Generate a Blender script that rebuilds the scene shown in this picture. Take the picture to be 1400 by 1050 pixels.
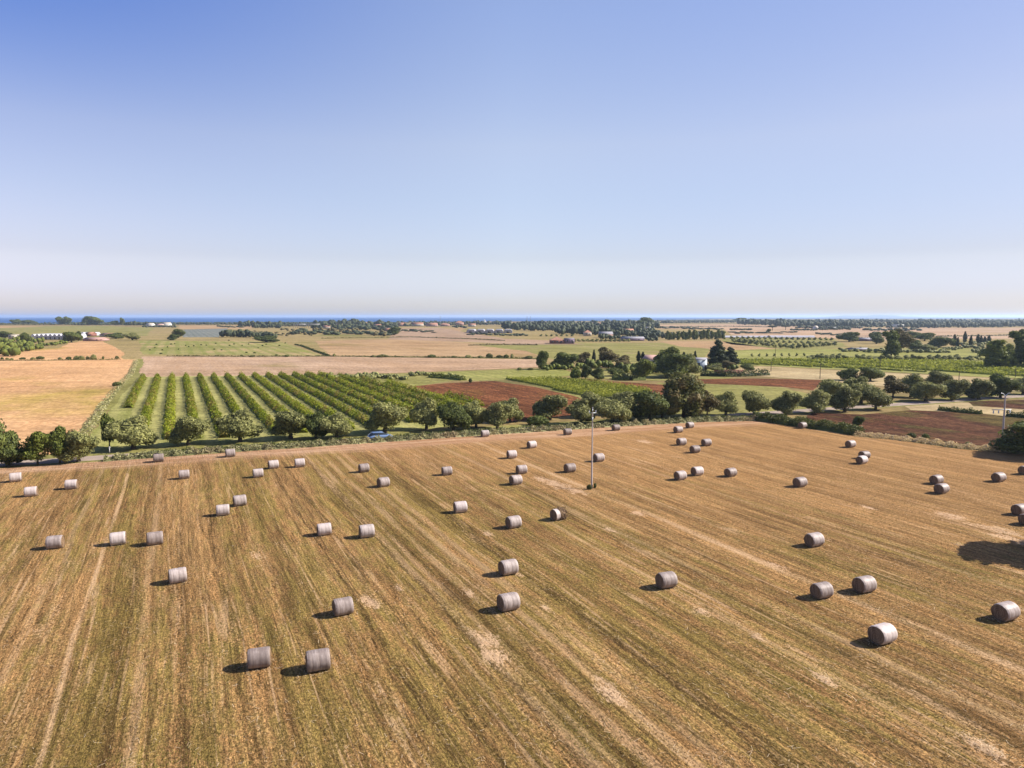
import bpy, math, random
import numpy as np
from mathutils import Vector
sc = bpy.context.scene
for o in list(bpy.data.objects): bpy.data.objects.remove(o)
R = math.radians
# ------------------------------------------------------------------ camera
CAM_H, FPX, CX, CY, HOR = 21.0, 970.0, 700.0, 525.0, 433.0
PITCH = math.atan((CY-HOR)/FPX)
cam = bpy.data.objects.new('camera', bpy.data.cameras.new('camera'))
sc.collection.objects.link(cam); sc.camera = cam
cam.location = (0, 0, CAM_H); cam.rotation_euler = (R(90)-PITCH, 0, 0)
cam.data.sensor_width = 36; cam.data.lens = FPX/1400*36
cam.data.clip_start = .5; cam.data.clip_end = 90000
# ------------------------------------------------------------------ light
SUN_EL, SUN_AZ = R(36), R(7)          # azimuth measured from +X (right) towards +Y (away)
sv = Vector((math.cos(SUN_EL)*math.cos(SUN_AZ), math.cos(SUN_EL)*math.sin(SUN_AZ), math.sin(SUN_EL)))
sun = bpy.data.objects.new('sun', bpy.data.lights.new('sun', 'SUN'))
sc.collection.objects.link(sun)
sun.data.energy = 5.0; sun.data.angle = R(.5); sun.data.color = (1, .93, .84)
sun.rotation_euler = sv.to_track_quat('Z', 'Y').to_euler(); sun.location = (60, 0, 60)
w = bpy.data.worlds.new('World'); sc.world = w; w.use_nodes = True
nt = w.node_tree; nt.nodes.clear()
def N(nt, t, **k):
    n = nt.nodes.new(t)
    for a, b in k.items(): setattr(n, a, b)
    return n
wo = N(nt, 'ShaderNodeOutputWorld'); bg = N(nt, 'ShaderNodeBackground')
sky = N(nt, 'ShaderNodeTexSky', sky_type='NISHITA', sun_disc=False)
sky.sun_elevation = SUN_EL; sky.sun_rotation = R(90)-SUN_AZ
sky.altitude = 20; sky.air_density = 1.0; sky.dust_density = .8; sky.ozone_density = 1.6
tc = N(nt, 'ShaderNodeTexCoord'); sp = N(nt, 'ShaderNodeSeparateXYZ')
rp = N(nt, 'ShaderNodeValToRGB')
nt.links.new(tc.outputs['Generated'], sp.inputs[0]); nt.links.new(sp.outputs['Z'], rp.inputs[0])
els = rp.color_ramp.elements
SKY_TINT = [(0, (1.24, 1.26, 1.62)), (.0335, (1.18, 1.17, 1.60)), (.070, (1.30, 1.15, 1.32)), (.080, (1.26, 1.10, 1.24)), (.16, (1.50, 1.26, 1.28)), (.227, (1.76, 1.40, 1.33)), (.379, (1.60, 1.40, 1.50))]
els[0].position = 0; els[0].color = (*SKY_TINT[0][1], 1); els[1].position = SKY_TINT[-1][0]; els[1].color = (*SKY_TINT[-1][1], 1)
for p, c in SKY_TINT[1:-1]:
    e = els.new(p); e.color = (*c, 1)
mx = N(nt, 'ShaderNodeMix', data_type='RGBA', blend_type='MULTIPLY'); mx.inputs[0].default_value = 1
nt.links.new(sky.outputs[0], mx.inputs[6]); nt.links.new(rp.outputs[0], mx.inputs[7])
r2 = N(nt, 'ShaderNodeValToRGB'); e2 = r2.color_ramp.elements; ax = N(nt, 'ShaderNodeMapRange')
ax.inputs[1].default_value = -1; ax.inputs[2].default_value = 1; nt.links.new(sp.outputs['X'], ax.inputs[0]); nt.links.new(ax.outputs[0], r2.inputs[0])
SKY_SIDE = [(.20, (1.0, .93, .95)), (.36, (1.0, .98, 1.0)), (.5, (1, 1, 1)), (.62, (.86, .87, .90)), (.80, (.66, .68, .72))]    # deeper blue away from the sun
e2[0].position = SKY_SIDE[0][0]; e2[0].color = (*SKY_SIDE[0][1], 1); e2[1].position = SKY_SIDE[-1][0]; e2[1].color = (*SKY_SIDE[-1][1], 1)
for p, c in SKY_SIDE[1:-1]:
    e = e2.new(p); e.color = (*c, 1)
m2 = N(nt, 'ShaderNodeMix', data_type='RGBA', blend_type='MULTIPLY'); m2.inputs[0].default_value = 1
nt.links.new(mx.outputs[2], m2.inputs[6]); nt.links.new(r2.outputs[0], m2.inputs[7])
# the sky opposite the sun is darkest and bluest high up
m3 = N(nt, 'ShaderNodeMapRange'); m3.interpolation_type = 'SMOOTHSTEP'; m3.inputs[1].default_value = .10; m3.inputs[2].default_value = .46; nt.links.new(sp.outputs['Z'], m3.inputs[0])
m4 = N(nt, 'ShaderNodeMapRange'); m4.interpolation_type = 'SMOOTHSTEP'; m4.inputs[1].default_value = .02; m4.inputs[2].default_value = -.68; nt.links.new(sp.outputs['X'], m4.inputs[0])
m5 = N(nt, 'ShaderNodeMath', operation='MULTIPLY'); nt.links.new(m3.outputs[0], m5.inputs[0]); nt.links.new(m4.outputs[0], m5.inputs[1])
m6 = N(nt, 'ShaderNodeMix', data_type='RGBA', blend_type='MULTIPLY'); nt.links.new(m5.outputs[0], m6.inputs[0]); nt.links.new(m2.outputs[2], m6.inputs[6]); m6.inputs[7].default_value = (.24, .52, .97, 1)
nt.links.new(m6.outputs[2], bg.inputs[0]); bg.inputs[1].default_value = .067
nt.links.new(bg.outputs[0], wo.inputs[0])
vs = sc.view_settings; vs.view_transform = 'Standard'; vs.look = 'None'; vs.gamma = 1; vs.exposure = 1.0
vs.use_curve_mapping = False
sc.cycles.max_bounces = 6; sc.cycles.transparent_max_bounces = 8; sc.cycles.volume_bounces = 1
# ------------------------------------------------------------------ helpers
rng = np.random.default_rng(7); random.seed(7)
def G(px, py, z=0.0):
    x = (px-CX)/FPX; y = (py-CY)/FPX
    dn = y*math.cos(PITCH)+math.sin(PITCH); fw = math.cos(PITCH)-y*math.sin(PITCH)
    t = (CAM_H-z)/dn
    return Vector((x*t, fw*t, z))
def Zof(py): return CAM_H/((py-CY)/FPX*math.cos(PITCH)+math.sin(PITCH))
def m_per_px(py): return Zof(py)/FPX
TH = R(25.3)
DV = Vector((-math.sin(TH), math.cos(TH), 0))      # along the rows, away from the camera
DU = Vector((math.cos(TH), math.sin(TH), 0))       # across the rows
ROWROT = TH
def tag(o, label=None, cat=None, group=None, kind=None):
    if label: o['label'] = label
    if cat: o['category'] = cat
    if group: o['group'] = group
    if kind: o['kind'] = kind
    return o
class MB:
    """collects numpy geometry, builds one mesh"""
    def __init__(s): s.v = []; s.f = {}; s.n = 0
    def add(s, v, f, mi=0):
        v = np.asarray(v, float).reshape(-1, 3); f = np.asarray(f, int)
        s.v.append(v); s.f.setdefault((f.shape[1], mi), []).append(f+s.n); s.n += len(v); return s
    def box(s, c, h, mi=0, rot=0, taper=1.0):
        x, y, z = h
        p = np.array([[-x, -y, -z], [x, -y, -z], [x, y, -z], [-x, y, -z], [-x*taper, -y*taper, z], [x*taper, -y*taper, z], [x*taper, y*taper, z], [-x*taper, y*taper, z]])
        if rot:
            cs, sn = math.cos(rot), math.sin(rot); p = p@np.array([[cs, sn, 0], [-sn, cs, 0], [0, 0, 1]])
        return s.add(p+np.array(c), [[0, 3, 2, 1], [4, 5, 6, 7], [0, 1, 5, 4], [1, 2, 6, 5], [2, 3, 7, 6], [3, 0, 4, 7]], mi)
    def tube(s, pts, rad, k=7, mi=0):
        pts = [Vector(p) for p in pts]; vs_ = []
        for i, p in enumerate(pts):
            d = (pts[min(i+1, len(pts)-1)]-pts[max(i-1, 0)]).normalized()
            a = d.cross(Vector((0, 0, 1)) if abs(d.z) < .9 else Vector((1, 0, 0))).normalized(); b = d.cross(a)
            for j in range(k):
                t = 2*math.pi*j/k; vs_.append(p+(a*math.cos(t)+b*math.sin(t))*rad[i])
        f = [[i*k+j, i*k+(j+1) % k, (i+1)*k+(j+1) % k, (i+1)*k+j] for i in range(len(pts)-1) for j in range(k)]
        s.add([tuple(v) for v in vs_], f, mi)
        n0 = len(vs_)-k
        vs2 = [tuple(v) for v in vs_[n0:]]+[tuple(pts[-1])]
        return s.add(vs2, [[j, (j+1) % k, k] for j in range(k)], mi)
    def blob(s, c, r, nu=12, nv=7, amp=.15, rg=rng, mi=0):
        th = np.linspace(0, 2*np.pi, nu, endpoint=False); ph = np.linspace(-np.pi/2, np.pi/2, nv+2)[1:-1]
        T, P_ = np.meshgrid(th, ph); rr = 1+amp*rg.uniform(-1, 1, T.shape)
        v = np.stack([np.cos(P_)*np.cos(T)*rr*r[0], np.cos(P_)*np.sin(T)*rr*r[1], np.sin(P_)*rr*r[2]], -1).reshape(-1, 3)+np.array(c)
        f = [[i*nu+j, i*nu+(j+1) % nu, (i+1)*nu+(j+1) % nu, (i+1)*nu+j] for i in range(nv-1) for j in range(nu)]
        s.add(v, f, mi)
        for ring, z, fl in ((0, -1, 1), (nv-1, 1, 0)):
            vv = np.vstack([v[ring*nu:(ring+1)*nu], [c[0], c[1], c[2]+z*r[2]]])
            s.add(vv, [[(j+1) % nu, j, nu] if fl else [j, (j+1) % nu, nu] for j in range(nu)], mi)
        return s
    def leaves(s, P, Nn, size, rg=rng, mi=0, aspect=.65):
        n = len(P)
        if n == 0: return s
        Nn = Nn/np.maximum(np.linalg.norm(Nn, axis=1, keepdims=True), 1e-6)
        a = np.cross(Nn, rg.normal(size=(n, 3))); a /= np.maximum(np.linalg.norm(a, axis=1, keepdims=True), 1e-6)
        b = np.cross(Nn, a); sz = size*rg.uniform(.6, 1.4, (n, 1))*.5
        q = np.stack([P-a*sz-b*sz*aspect*rg.uniform(.2, 1, (n, 1)), P+a*sz-b*sz*aspect*rg.uniform(.2, 1, (n, 1)),
                      P+a*sz*rg.uniform(.4, 1, (n, 1))+b*sz*aspect, P-a*sz*rg.uniform(.4, 1, (n, 1))+b*sz*aspect], 1)
        return s.add(q.reshape(-1, 3), np.arange(4*n).reshape(-1, 4), mi)
    def mesh(s, name, mats, smooth=False):
        me = bpy.data.meshes.new(name)
        V = np.concatenate(s.v); me.vertices.add(len(V)); me.vertices.foreach_set('co', V.ravel())
        L = []; starts = []; mi = []; off = 0
        for (k, m), fl in s.f.items():
            F = np.concatenate(fl); L.append(F.ravel()); starts.append(off+np.arange(len(F))*k); off += F.size; mi.append(np.full(len(F), m))
        L = np.concatenate(L); me.loops.add(len(L)); me.loops.foreach_set('vertex_index', L)
        st = np.concatenate(starts); me.polygons.add(len(st)); me.polygons.foreach_set('loop_start', st)
        me.polygons.foreach_set('material_index', np.concatenate(mi))
        if not isinstance(mats, (list, tuple)): mats = [mats]
        for m in mats: me.materials.append(m)
        me.update(calc_edges=True); me.validate()
        if smooth: me.polygons.foreach_set('use_smooth', [True]*len(me.polygons))
        return me
    def build(s, name, mats, parent=None, smooth=False, loc=None, rz=0):
        o = bpy.data.objects.new(name, s.mesh(name, mats, smooth)); sc.collection.objects.link(o)
        if parent: o.parent = parent
        if loc is not None: o.location = loc
        o.rotation_euler.z = rz
        return o
def empty(name, loc=(0, 0, 0), rz=0):
    o = bpy.data.objects.new(name, None); sc.collection.objects.link(o); o.location = loc; o.rotation_euler.z = rz
    o.empty_display_size = .3; return o
def copy_tree(o, parent=None):
    kids = [c for c in KIDS.get(o.name, [])]
    c = o.copy(); sc.collection.objects.link(c)
    if parent: c.parent = parent
    KIDS[c.name] = []
    for ch in kids:
        KIDS[c.name].append(copy_tree(ch, c))
    return c
KIDS = {}
def reg(o, *ch): KIDS[o.name] = list(ch); return o
ORD = 'first second third fourth fifth sixth seventh eighth ninth tenth eleventh twelfth thirteenth fourteenth fifteenth sixteenth seventeenth eighteenth nineteenth twentieth'.split()
def nth(i):
    if i < 20: return ORD[i]
    n = i+1; return f"{n}{'th' if 10 <= n % 100 <= 20 else {1:'st',2:'nd',3:'rd'}.get(n % 10,'th')}"
# ------------------------------------------------------------------ materials
def newmat(name):
    m = bpy.data.materials.new(name); m.use_nodes = True; nt = m.node_tree
    b = nt.nodes['Principled BSDF']; b.inputs['Roughness'].default_value = .9; b.inputs['Specular IOR Level'].default_value = .2
    return m, nt, b
def simple(name, col, rough=.8, var=.12, scale=2.0, metal=0, spec=.3):
    col = tuple(c*.64 for c in col)
    m, nt, b = newmat(name); b.inputs['Roughness'].default_value = rough; b.inputs['Metallic'].default_value = metal
    b.inputs['Specular IOR Level'].default_value = spec
    no = N(nt, 'ShaderNodeTexNoise'); no.inputs['Scale'].default_value = scale; no.inputs['Detail'].default_value = 4
    tcn = N(nt, 'ShaderNodeTexCoord'); nt.links.new(tcn.outputs['Object'], no.inputs['Vector'])
    r = N(nt, 'ShaderNodeValToRGB'); e = r.color_ramp.elements
    e[0].position = .3; e[1].position = .7
    e[0].color = (*[c*(1-var) for c in col], 1); e[1].color = (*[min(1, c*(1+var)) for c in col], 1)
    nt.links.new(no.outputs[0], r.inputs[0]); nt.links.new(r.outputs[0], b.inputs['Base Color']); return m
def foliage(name, c1, c2, transl=.25, clump=.5, warm=None):
    c1, c2 = tuple(c*.66 for c in c1), tuple(a*b_ for a, b_ in zip(c2, (.76, .72, .62))); warm = warm and tuple(c*.68 for c in warm)
    m, nt, b = newmat(name); out = nt.nodes['Material Output']
    geo = N(nt, 'ShaderNodeNewGeometry'); tcn = N(nt, 'ShaderNodeTexCoord'); oi = N(nt, 'ShaderNodeObjectInfo')
    no = N(nt, 'ShaderNodeTexNoise'); no.inputs['Scale'].default_value = clump; no.inputs['Detail'].default_value = 3
    nt.links.new(tcn.outputs['Object'], no.inputs['Vector'])
    a = N(nt, 'ShaderNodeMath', operation='MULTIPLY_ADD'); a.inputs[1].default_value = .55; a.inputs[2].default_value = -.05
    nt.links.new(geo.outputs['Random Per Island'], a.inputs[0])
    a2 = N(nt, 'ShaderNodeMath', operation='MULTIPLY_ADD'); a2.inputs[1].default_value = 1.1
    nt.links.new(no.outputs[0], a2.inputs[0]); 
    a3 = N(nt, 'ShaderNodeMath', operation='MULTIPLY_ADD'); a3.inputs[1].default_value = .3; a3.inputs[2].default_value = -.45
    nt.links.new(oi.outputs['Random'], a3.inputs[0]); nt.links.new(a3.outputs[0], a2.inputs[2])
    s = N(nt, 'ShaderNodeMath', operation='ADD', use_clamp=True); nt.links.new(a.outputs[0], s.inputs[0]); nt.links.new(a2.outputs[0], s.inputs[1])
    mix = N(nt, 'ShaderNodeMix', data_type='RGBA'); nt.links.new(s.outputs[0], mix.inputs[0])
    mix.inputs[6].default_value = (*c1, 1); mix.inputs[7].default_value = (*c2, 1)
    col = mix.outputs[2]
    if warm:
        n2 = N(nt, 'ShaderNodeTexNoise'); n2.inputs['Scale'].default_value = clump*.7; nt.links.new(tcn.outputs['Object'], n2.inputs['Vector'])
        rr = N(nt, 'ShaderNodeMapRange'); rr.inputs[1].default_value = .5; rr.inputs[2].default_value = .65; nt.links.new(n2.outputs[0], rr.inputs[0])
        m3 = N(nt, 'ShaderNodeMix', data_type='RGBA'); nt.links.new(rr.outputs[0], m3.inputs[0]); nt.links.new(col, m3.inputs[6]); m3.inputs[7].default_value = (*warm, 1); col = m3.outputs[2]
    nt.links.new(col, b.inputs['Base Color']); b.inputs['Roughness'].default_value = .65
    tr = N(nt, 'ShaderNodeBsdfTranslucent'); nt.links.new(col, tr.inputs[0])
    ms = N(nt, 'ShaderNodeMixShader'); ms.inputs[0].default_value = transl
    nt.links.new(b.outputs[0], ms.inputs[1]); nt.links.new(tr.outputs[0], ms.inputs[2]); nt.links.new(ms.outputs[0], out.inputs[0])
    return m
def math_(nt, op, a, b=None, c=None, clamp=False):
    n = N(nt, 'ShaderNodeMath', operation=op, use_clamp=clamp)
    for i, v in enumerate((a, b, c)):
        if v is None: continue
        if isinstance(v, (int, float)): n.inputs[i].default_value = v
        else: nt.links.new(v, n.inputs[i])
    return n.outputs[0]
def rowuv(nt):
    tcn = N(nt, 'ShaderNodeTexCoord'); vr = N(nt, 'ShaderNodeVectorRotate', rotation_type='Z_AXIS'); vr.inputs['Angle'].default_value = -ROWROT
    nt.links.new(tcn.outputs['Object'], vr.inputs['Vector']); return tcn.outputs['Object'], vr.outputs[0]   # x = across rows, y = along
def noise(nt, vec, su, sv_, scale=1.0, det=3, rough=.55, off=0.0, dist=0):
    mp = N(nt, 'ShaderNodeMapping'); mp.inputs['Scale'].default_value = (su, sv_, 1); mp.inputs['Location'].default_value = (off, off*1.7, off*.3)
    nt.links.new(vec, mp.inputs['Vector']); no = N(nt, 'ShaderNodeTexNoise'); no.inputs['Scale'].default_value = scale
    no.inputs['Detail'].default_value = det; no.inputs['Roughness'].default_value = rough; no.inputs['Distortion'].default_value = dist
    nt.links.new(mp.outputs[0], no.inputs['Vector']); return no.outputs[0]
def rng_(nt, v, a, b, c=0, d=1):
    m = N(nt, 'ShaderNodeMapRange'); m.interpolation_type = 'SMOOTHSTEP'
    for i, x in enumerate((a, b, c, d)): m.inputs[i+1].default_value = x
    nt.links.new(v, m.inputs[0]); return m.outputs[0]
def mixc(nt, f, a, b, mode='MIX'):
    m = N(nt, 'ShaderNodeMix', data_type='RGBA', blend_type=mode)
    if isinstance(f, (int, float)): m.inputs[0].default_value = f
    else: nt.links.new(f, m.inputs[0])
    for i, c in ((6, a), (7, b)):
        if isinstance(c, tuple): m.inputs[i].default_value = (*c, 1)
        else: nt.links.new(c, m.inputs[i])
    return m.outputs[2]
def mulv(nt, col, f):
    vm = N(nt, 'ShaderNodeVectorMath', operation='SCALE'); nt.links.new(col, vm.inputs[0])
    if isinstance(f, (int, float)): vm.inputs['Scale'].default_value = f
    else: nt.links.new(f, vm.inputs['Scale'])
    return vm.outputs[0]
def field_mat(name, c1, c2, c3=None, row=0.0, rowsp=3.0, patch=.02, fine=1.0, bump=.0, rowc=None, c3t=(.55, .7), k=(.55, .535, .49), rough=0):
    """dry or green field: patches of c1/c2, blotches of c3, crop rows of the given spacing"""
    sc_ = lambda c: c and tuple(a*b_ for a, b_ in zip(c, k))
    c1, c2, c3, rowc = sc_(c1), sc_(c2), sc_(c3), sc_(rowc)
    m, nt, b = newmat(name); P0, V = rowuv(nt)
    n1 = noise(nt, V, patch*1.5, patch*.5, 1, 5, .6, 3.1); n2 = noise(nt, V, fine, fine*.5, 1, 4, .7, 9.2)
    st = noise(nt, V, .6, .02, 1, 3, .6, 5.5)
    f = math_(nt, 'ADD', math_(nt, 'MULTIPLY', n1, .9), math_(nt, 'ADD', math_(nt, 'MULTIPLY', n2, .5), math_(nt, 'MULTIPLY', st, .45)))
    col = mixc(nt, rng_(nt, f, .65, 1.2), c1, c2)
    if c3: col = mixc(nt, rng_(nt, noise(nt, V, patch, patch*.6, 1.3, 5, .6, 21), c3t[0], c3t[1]), col, c3)
    if row:
        sx = N(nt, 'ShaderNodeSeparateXYZ'); nt.links.new(V, sx.inputs[0])
        wv = math_(nt, 'SINE', math_(nt, 'ADD', math_(nt, 'MULTIPLY', sx.outputs[0], 2*math.pi/rowsp), math_(nt, 'MULTIPLY', noise(nt, V, .3, .05, 1, 2, .5, 2), 2.0)))
        col = mixc(nt, math_(nt, 'MULTIPLY', rng_(nt, wv, -.3, .8), row), col, rowc or c1)
    n3 = noise(nt, P0, .10, .22, 1, 6, .72, 33); n4 = noise(nt, P0, .012, .05, 1, 5, .65, 71)
    col = mulv(nt, col, rng_(nt, n2, .3, .7, .78, 1.2)); col = mulv(nt, col, rng_(nt, n3, .35, .65, .84, 1.14)); col = mulv(nt, col, rng_(nt, n4, .35, .65, .86, 1.12))
    if rough: col = mulv(nt, col, rng_(nt, noise(nt, V, 2.6, 1.1, 1, 5, .8, 88), .36, .62, .50, 1.42)); col = mulv(nt, col, rng_(nt, noise(nt, V, .8, .08, 1, 3, .6, 58), .36, .62, .72, 1.2))
    nt.links.new(col, b.inputs['Base Color']); b.inputs['Specular IOR Level'].default_value = .05; b.inputs['Roughness'].default_value = 1
    if bump:
        bp = N(nt, 'ShaderNodeBump'); bp.inputs['Distance'].default_value = bump; bp.inputs['Strength'].default_value = .8
        nt.links.new(noise(nt, V, 1.6, .7, 1, 5, .7, 4), bp.inputs['Height']); nt.links.new(bp.outputs[0], b.inputs['Normal'])
    return m
M = {}
# ---- the mown hay field
def u_of(px, py): p = G(px, py); return p.dot(DU)
def v_of(px, py): p = G(px, py); return p.dot(DV)
def hay_mat():
    m, nt, b = newmat('hay_stubble'); P0, V = rowuv(nt)
    # slight wander of the swaths
    wn = noise(nt, V, .02, .02, 1, 2, .5, 1); sx = N(nt, 'ShaderNodeSeparateXYZ'); nt.links.new(V, sx.inputs[0])
    wn2 = noise(nt, V, .12, .05, 1, 2, .5, 44)
    uw = math_(nt, 'ADD', sx.outputs[0], math_(nt, 'ADD', math_(nt, 'MULTIPLY', wn, 1.6), math_(nt, 'MULTIPLY', wn2, .35)))
    cb = N(nt, 'ShaderNodeCombineXYZ'); nt.links.new(uw, cb.inputs[0]); nt.links.new(sx.outputs[1], cb.inputs[1]); W = cb.outputs[0]
    big = noise(nt, V, .018, .012, 1, 3, .5, 30)
    band = noise(nt, W, .16, .008, 1, 2, .6, 7)
    mid = noise(nt, W, .75, .06, 1, 5, .7, 13)
    fine = noise(nt, W, 4.0, .45, 1, 4, .7, 17)
    spk = noise(nt, V, 6.0, 3.5, 1, 5, .75, 23)
    spk2 = noise(nt, V, 1.4, .6, 1, 4, .7, 29)
    spk3 = noise(nt, V, 13, 8, 1, 4, .75, 87)
    tan, org, grn, pale, drk = (.278, .166, .068), (.228, .126, .048), (.146, .113, .025), (.46, .30, .16), (.045, .027, .010)
    dx_ = math_(nt, 'MULTIPLY', math_(nt, 'ABSOLUTE', math_(nt, 'ADD', sx.outputs[0], -8.0)), -.0022)      # greener in the middle of the field
    g = math_(nt, 'ADD', math_(nt, 'ADD', math_(nt, 'MULTIPLY', band, .55), dx_), math_(nt, 'ADD', math_(nt, 'MULTIPLY', mid, .7), math_(nt, 'ADD', math_(nt, 'MULTIPLY', big, .5), math_(nt, 'MULTIPLY', spk2, .5))))
    col = mixc(nt, rng_(nt, math_(nt, 'ADD', mid, math_(nt, 'MULTIPLY', spk2, .7)), .62, 1.05), org, tan)
    col = mixc(nt, math_(nt, 'MULTIPLY', rng_(nt, g, 1.05, 1.26), .68), col, grn)
    # drill lines, gaps and loose chaff
    col = mulv(nt, col, rng_(nt, fine, .3, .66, .82, 1.16))
    col = mulv(nt, col, rng_(nt, noise(nt, W, 1.9, .12, 1, 4, .7, 93), .36, .60, .72, 1.13))
    col = mulv(nt, col, rng_(nt, noise(nt, W, .55, .02, 1, 3, .6, 15), .38, .60, .78, 1.10)); col = mulv(nt, col, rng_(nt, spk, .36, .64, .55, 1.40)); col = mulv(nt, col, rng_(nt, spk3, .36, .64, .60, 1.42))
    col = mixc(nt, math_(nt, 'MULTIPLY', rng_(nt, math_(nt, 'ADD', math_(nt, 'MULTIPLY', fine, .45), math_(nt, 'ADD', math_(nt, 'MULTIPLY', spk, .4), math_(nt, 'MULTIPLY', mid, .35))), .55, .46), .85), col, drk)
    # thin tramlines: contour lines of a noise that varies across the rows
    for (fs, off_, wdt, st) in ((.55, 201, .022, .62), (1.3, 207, .030, .45), (.21, 213, .010, .5)):
        rn_ = noise(nt, W, fs, .006, 1, 2, .5, off_)
        rid = rng_(nt, math_(nt, 'ABSOLUTE', math_(nt, 'SUBTRACT', rn_, .5)), wdt, wdt*.25)
        col = mixc(nt, math_(nt, 'MULTIPLY', math_(nt, 'MULTIPLY', rid, st), rng_(nt, noise(nt, W, .3, .10, 1, 5, .7, off_+3), .42, .62)), col, drk)
    for (fs, off_, wdt, st) in ((.35, 231, .014, .6), (.8, 237, .018, .4)):
        rn_ = noise(nt, W, fs, .008, 1, 2, .5, off_)
        rid = rng_(nt, math_(nt, 'ABSOLUTE', math_(nt, 'SUBTRACT', rn_, .5)), wdt, wdt*.25)
        col = mixc(nt, math_(nt, 'MULTIPLY', math_(nt, 'MULTIPLY', rid, st), rng_(nt, math_(nt, 'ADD', noise(nt, W, .3, .12, 1, 5, .7, off_+3), math_(nt, 'MULTIPLY', math_(nt, 'SUBTRACT', spk, .5), .5)), .46, .60)), col, pale)
    # pale straw left along the swaths
    pz = math_(nt, 'ADD', math_(nt, 'MULTIPLY', noise(nt, W, .9, .10, 1, 5, .7, 51), .6), math_(nt, 'MULTIPLY', spk, .45))
    col = mixc(nt, math_(nt, 'MULTIPLY', rng_(nt, pz, .58, .70), .6), col, pale)
    # named pale lines (track edges, windrow remains)
    acc = None
    for (px, py, wd, st) in LINES:
        d = math_(nt, 'ABSOLUTE', math_(nt, 'SUBTRACT', math_(nt, 'ADD', sx.outputs[0], math_(nt, 'MULTIPLY', math_(nt, 'SUBTRACT', wn2, .5), .9)), u_of(px, py)))
        k = math_(nt, 'MULTIPLY', rng_(nt, d, wd, wd*.2), st)
        acc = k if acc is None else math_(nt, 'MAXIMUM', acc, k)
    acc = math_(nt, 'MULTIPLY', acc, rng_(nt, math_(nt, 'ADD', math_(nt, 'MULTIPLY', spk, .5), math_(nt, 'MULTIPLY', noise(nt, W, .4, .12, 1, 4, .6, 61), .7)), .48, .68))
    col = mixc(nt, acc, col, pale)
    # dark wheel ruts
    acc = None
    for (px, py, wd, st) in RUTS:
        d = math_(nt, 'ABSOLUTE', math_(nt, 'SUBTRACT', math_(nt, 'ADD', sx.outputs[0], math_(nt, 'MULTIPLY', math_(nt, 'SUBTRACT', wn2, .5), .9)), u_of(px, py)))
        k = math_(nt, 'MULTIPLY', rng_(nt, d, wd, wd*.3), st)
        acc = k if acc is None else math_(nt, 'MAXIMUM', acc, k)
    acc = math_(nt, 'MULTIPLY', acc, rng_(nt, math_(nt, 'ADD', math_(nt, 'MULTIPLY', spk, .5), math_(nt, 'MULTIPLY', fine, .5)), .62, .42))
    col = mixc(nt, acc, col, drk)
    # headland driven flat along the hedge: rows turn parallel to the edge
    A, B = G(100, 633), G(1000, 576); e = (B-A).normalized(); nn = Vector((-e.y, e.x, 0))
    s2 = N(nt, 'ShaderNodeSeparateXYZ'); nt.links.new(P0, s2.inputs[0])
    ev = math_(nt, 'ADD', math_(nt, 'MULTIPLY', s2.outputs[0], nn.x), math_(nt, 'MULTIPLY', s2.outputs[1], nn.y)); e0 = A.dot(nn)
    eu = math_(nt, 'ADD', math_(nt, 'MULTIPLY', s2.outputs[0], e.x), math_(nt, 'MULTIPLY', s2.outputs[1], e.y))
    cb2 = N(nt, 'ShaderNodeCombineXYZ'); nt.links.new(eu, cb2.inputs[0]); nt.links.new(ev, cb2.inputs[1])
    hn = noise(nt, cb2.outputs[0], .05, .9, 1, 4, .65, 3); hn2 = noise(nt, cb2.outputs[0], 1.2, 2.5, 1, 4, .7, 8)
    hc = mixc(nt, rng_(nt, math_(nt, 'ADD', hn, math_(nt, 'MULTIPLY', hn2, .5)), .6, .95), (.265, .145, .085), (.49, .325, .21))
    hm = rng_(nt, math_(nt, 'ADD', ev, math_(nt, 'MULTIPLY', noise(nt, cb2.outputs[0], .06, .5, 1, 4, .6, 77), 8.0)), e0-7.5+4, e0-3.0+4)
    col = mixc(nt, math_(nt, 'MULTIPLY', hm, .8), col, hc)
    # far part is drier, more orange
    fv = rng_(nt, math_(nt, 'ADD', s2.outputs[1], math_(nt, 'MULTIPLY', s2.outputs[0], .35)), 60, 130)
    col = mixc(nt, math_(nt, 'MULTIPLY', fv, .30), col, (.34, .185, .078))
    # patches of spilled straw
    acc = None
    for (px, py, r_) in SPOTS:
        q = G(px, py); cu, cv = q.dot(DU), q.dot(DV)
        du_ = math_(nt, 'MULTIPLY', math_(nt, 'SUBTRACT', sx.outputs[0], cu), 1/(r_*.75)); dv_ = math_(nt, 'MULTIPLY', math_(nt, 'SUBTRACT', sx.outputs[1], cv), 1/(r_*1.7))
        k = math_(nt, 'SUBTRACT', 1.0, math_(nt, 'SQRT', math_(nt, 'ADD', math_(nt, 'MULTIPLY', du_, du_), math_(nt, 'MULTIPLY', dv_, dv_))))
        acc = k if acc is None else math_(nt, 'MAXIMUM', acc, k)
    acc = rng_(nt, math_(nt, 'ADD', acc, math_(nt, 'ADD', math_(nt, 'MULTIPLY', math_(nt, 'SUBTRACT', spk2, .5), 3.0), math_(nt, 'MULTIPLY', math_(nt, 'SUBTRACT', spk, .5), 3.0))), .15, .75)
    col = mixc(nt, math_(nt, 'MULTIPLY', acc, .62), col, (.56, .375, .23))
    nt.links.new(col, b.inputs['Base Color']); b.inputs['Specular IOR Level'].default_value = .03; b.inputs['Roughness'].default_value = 1
    bp = N(nt, 'ShaderNodeBump'); bp.inputs['Distance'].default_value = .16; bp.inputs['Strength'].default_value = .7
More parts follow.
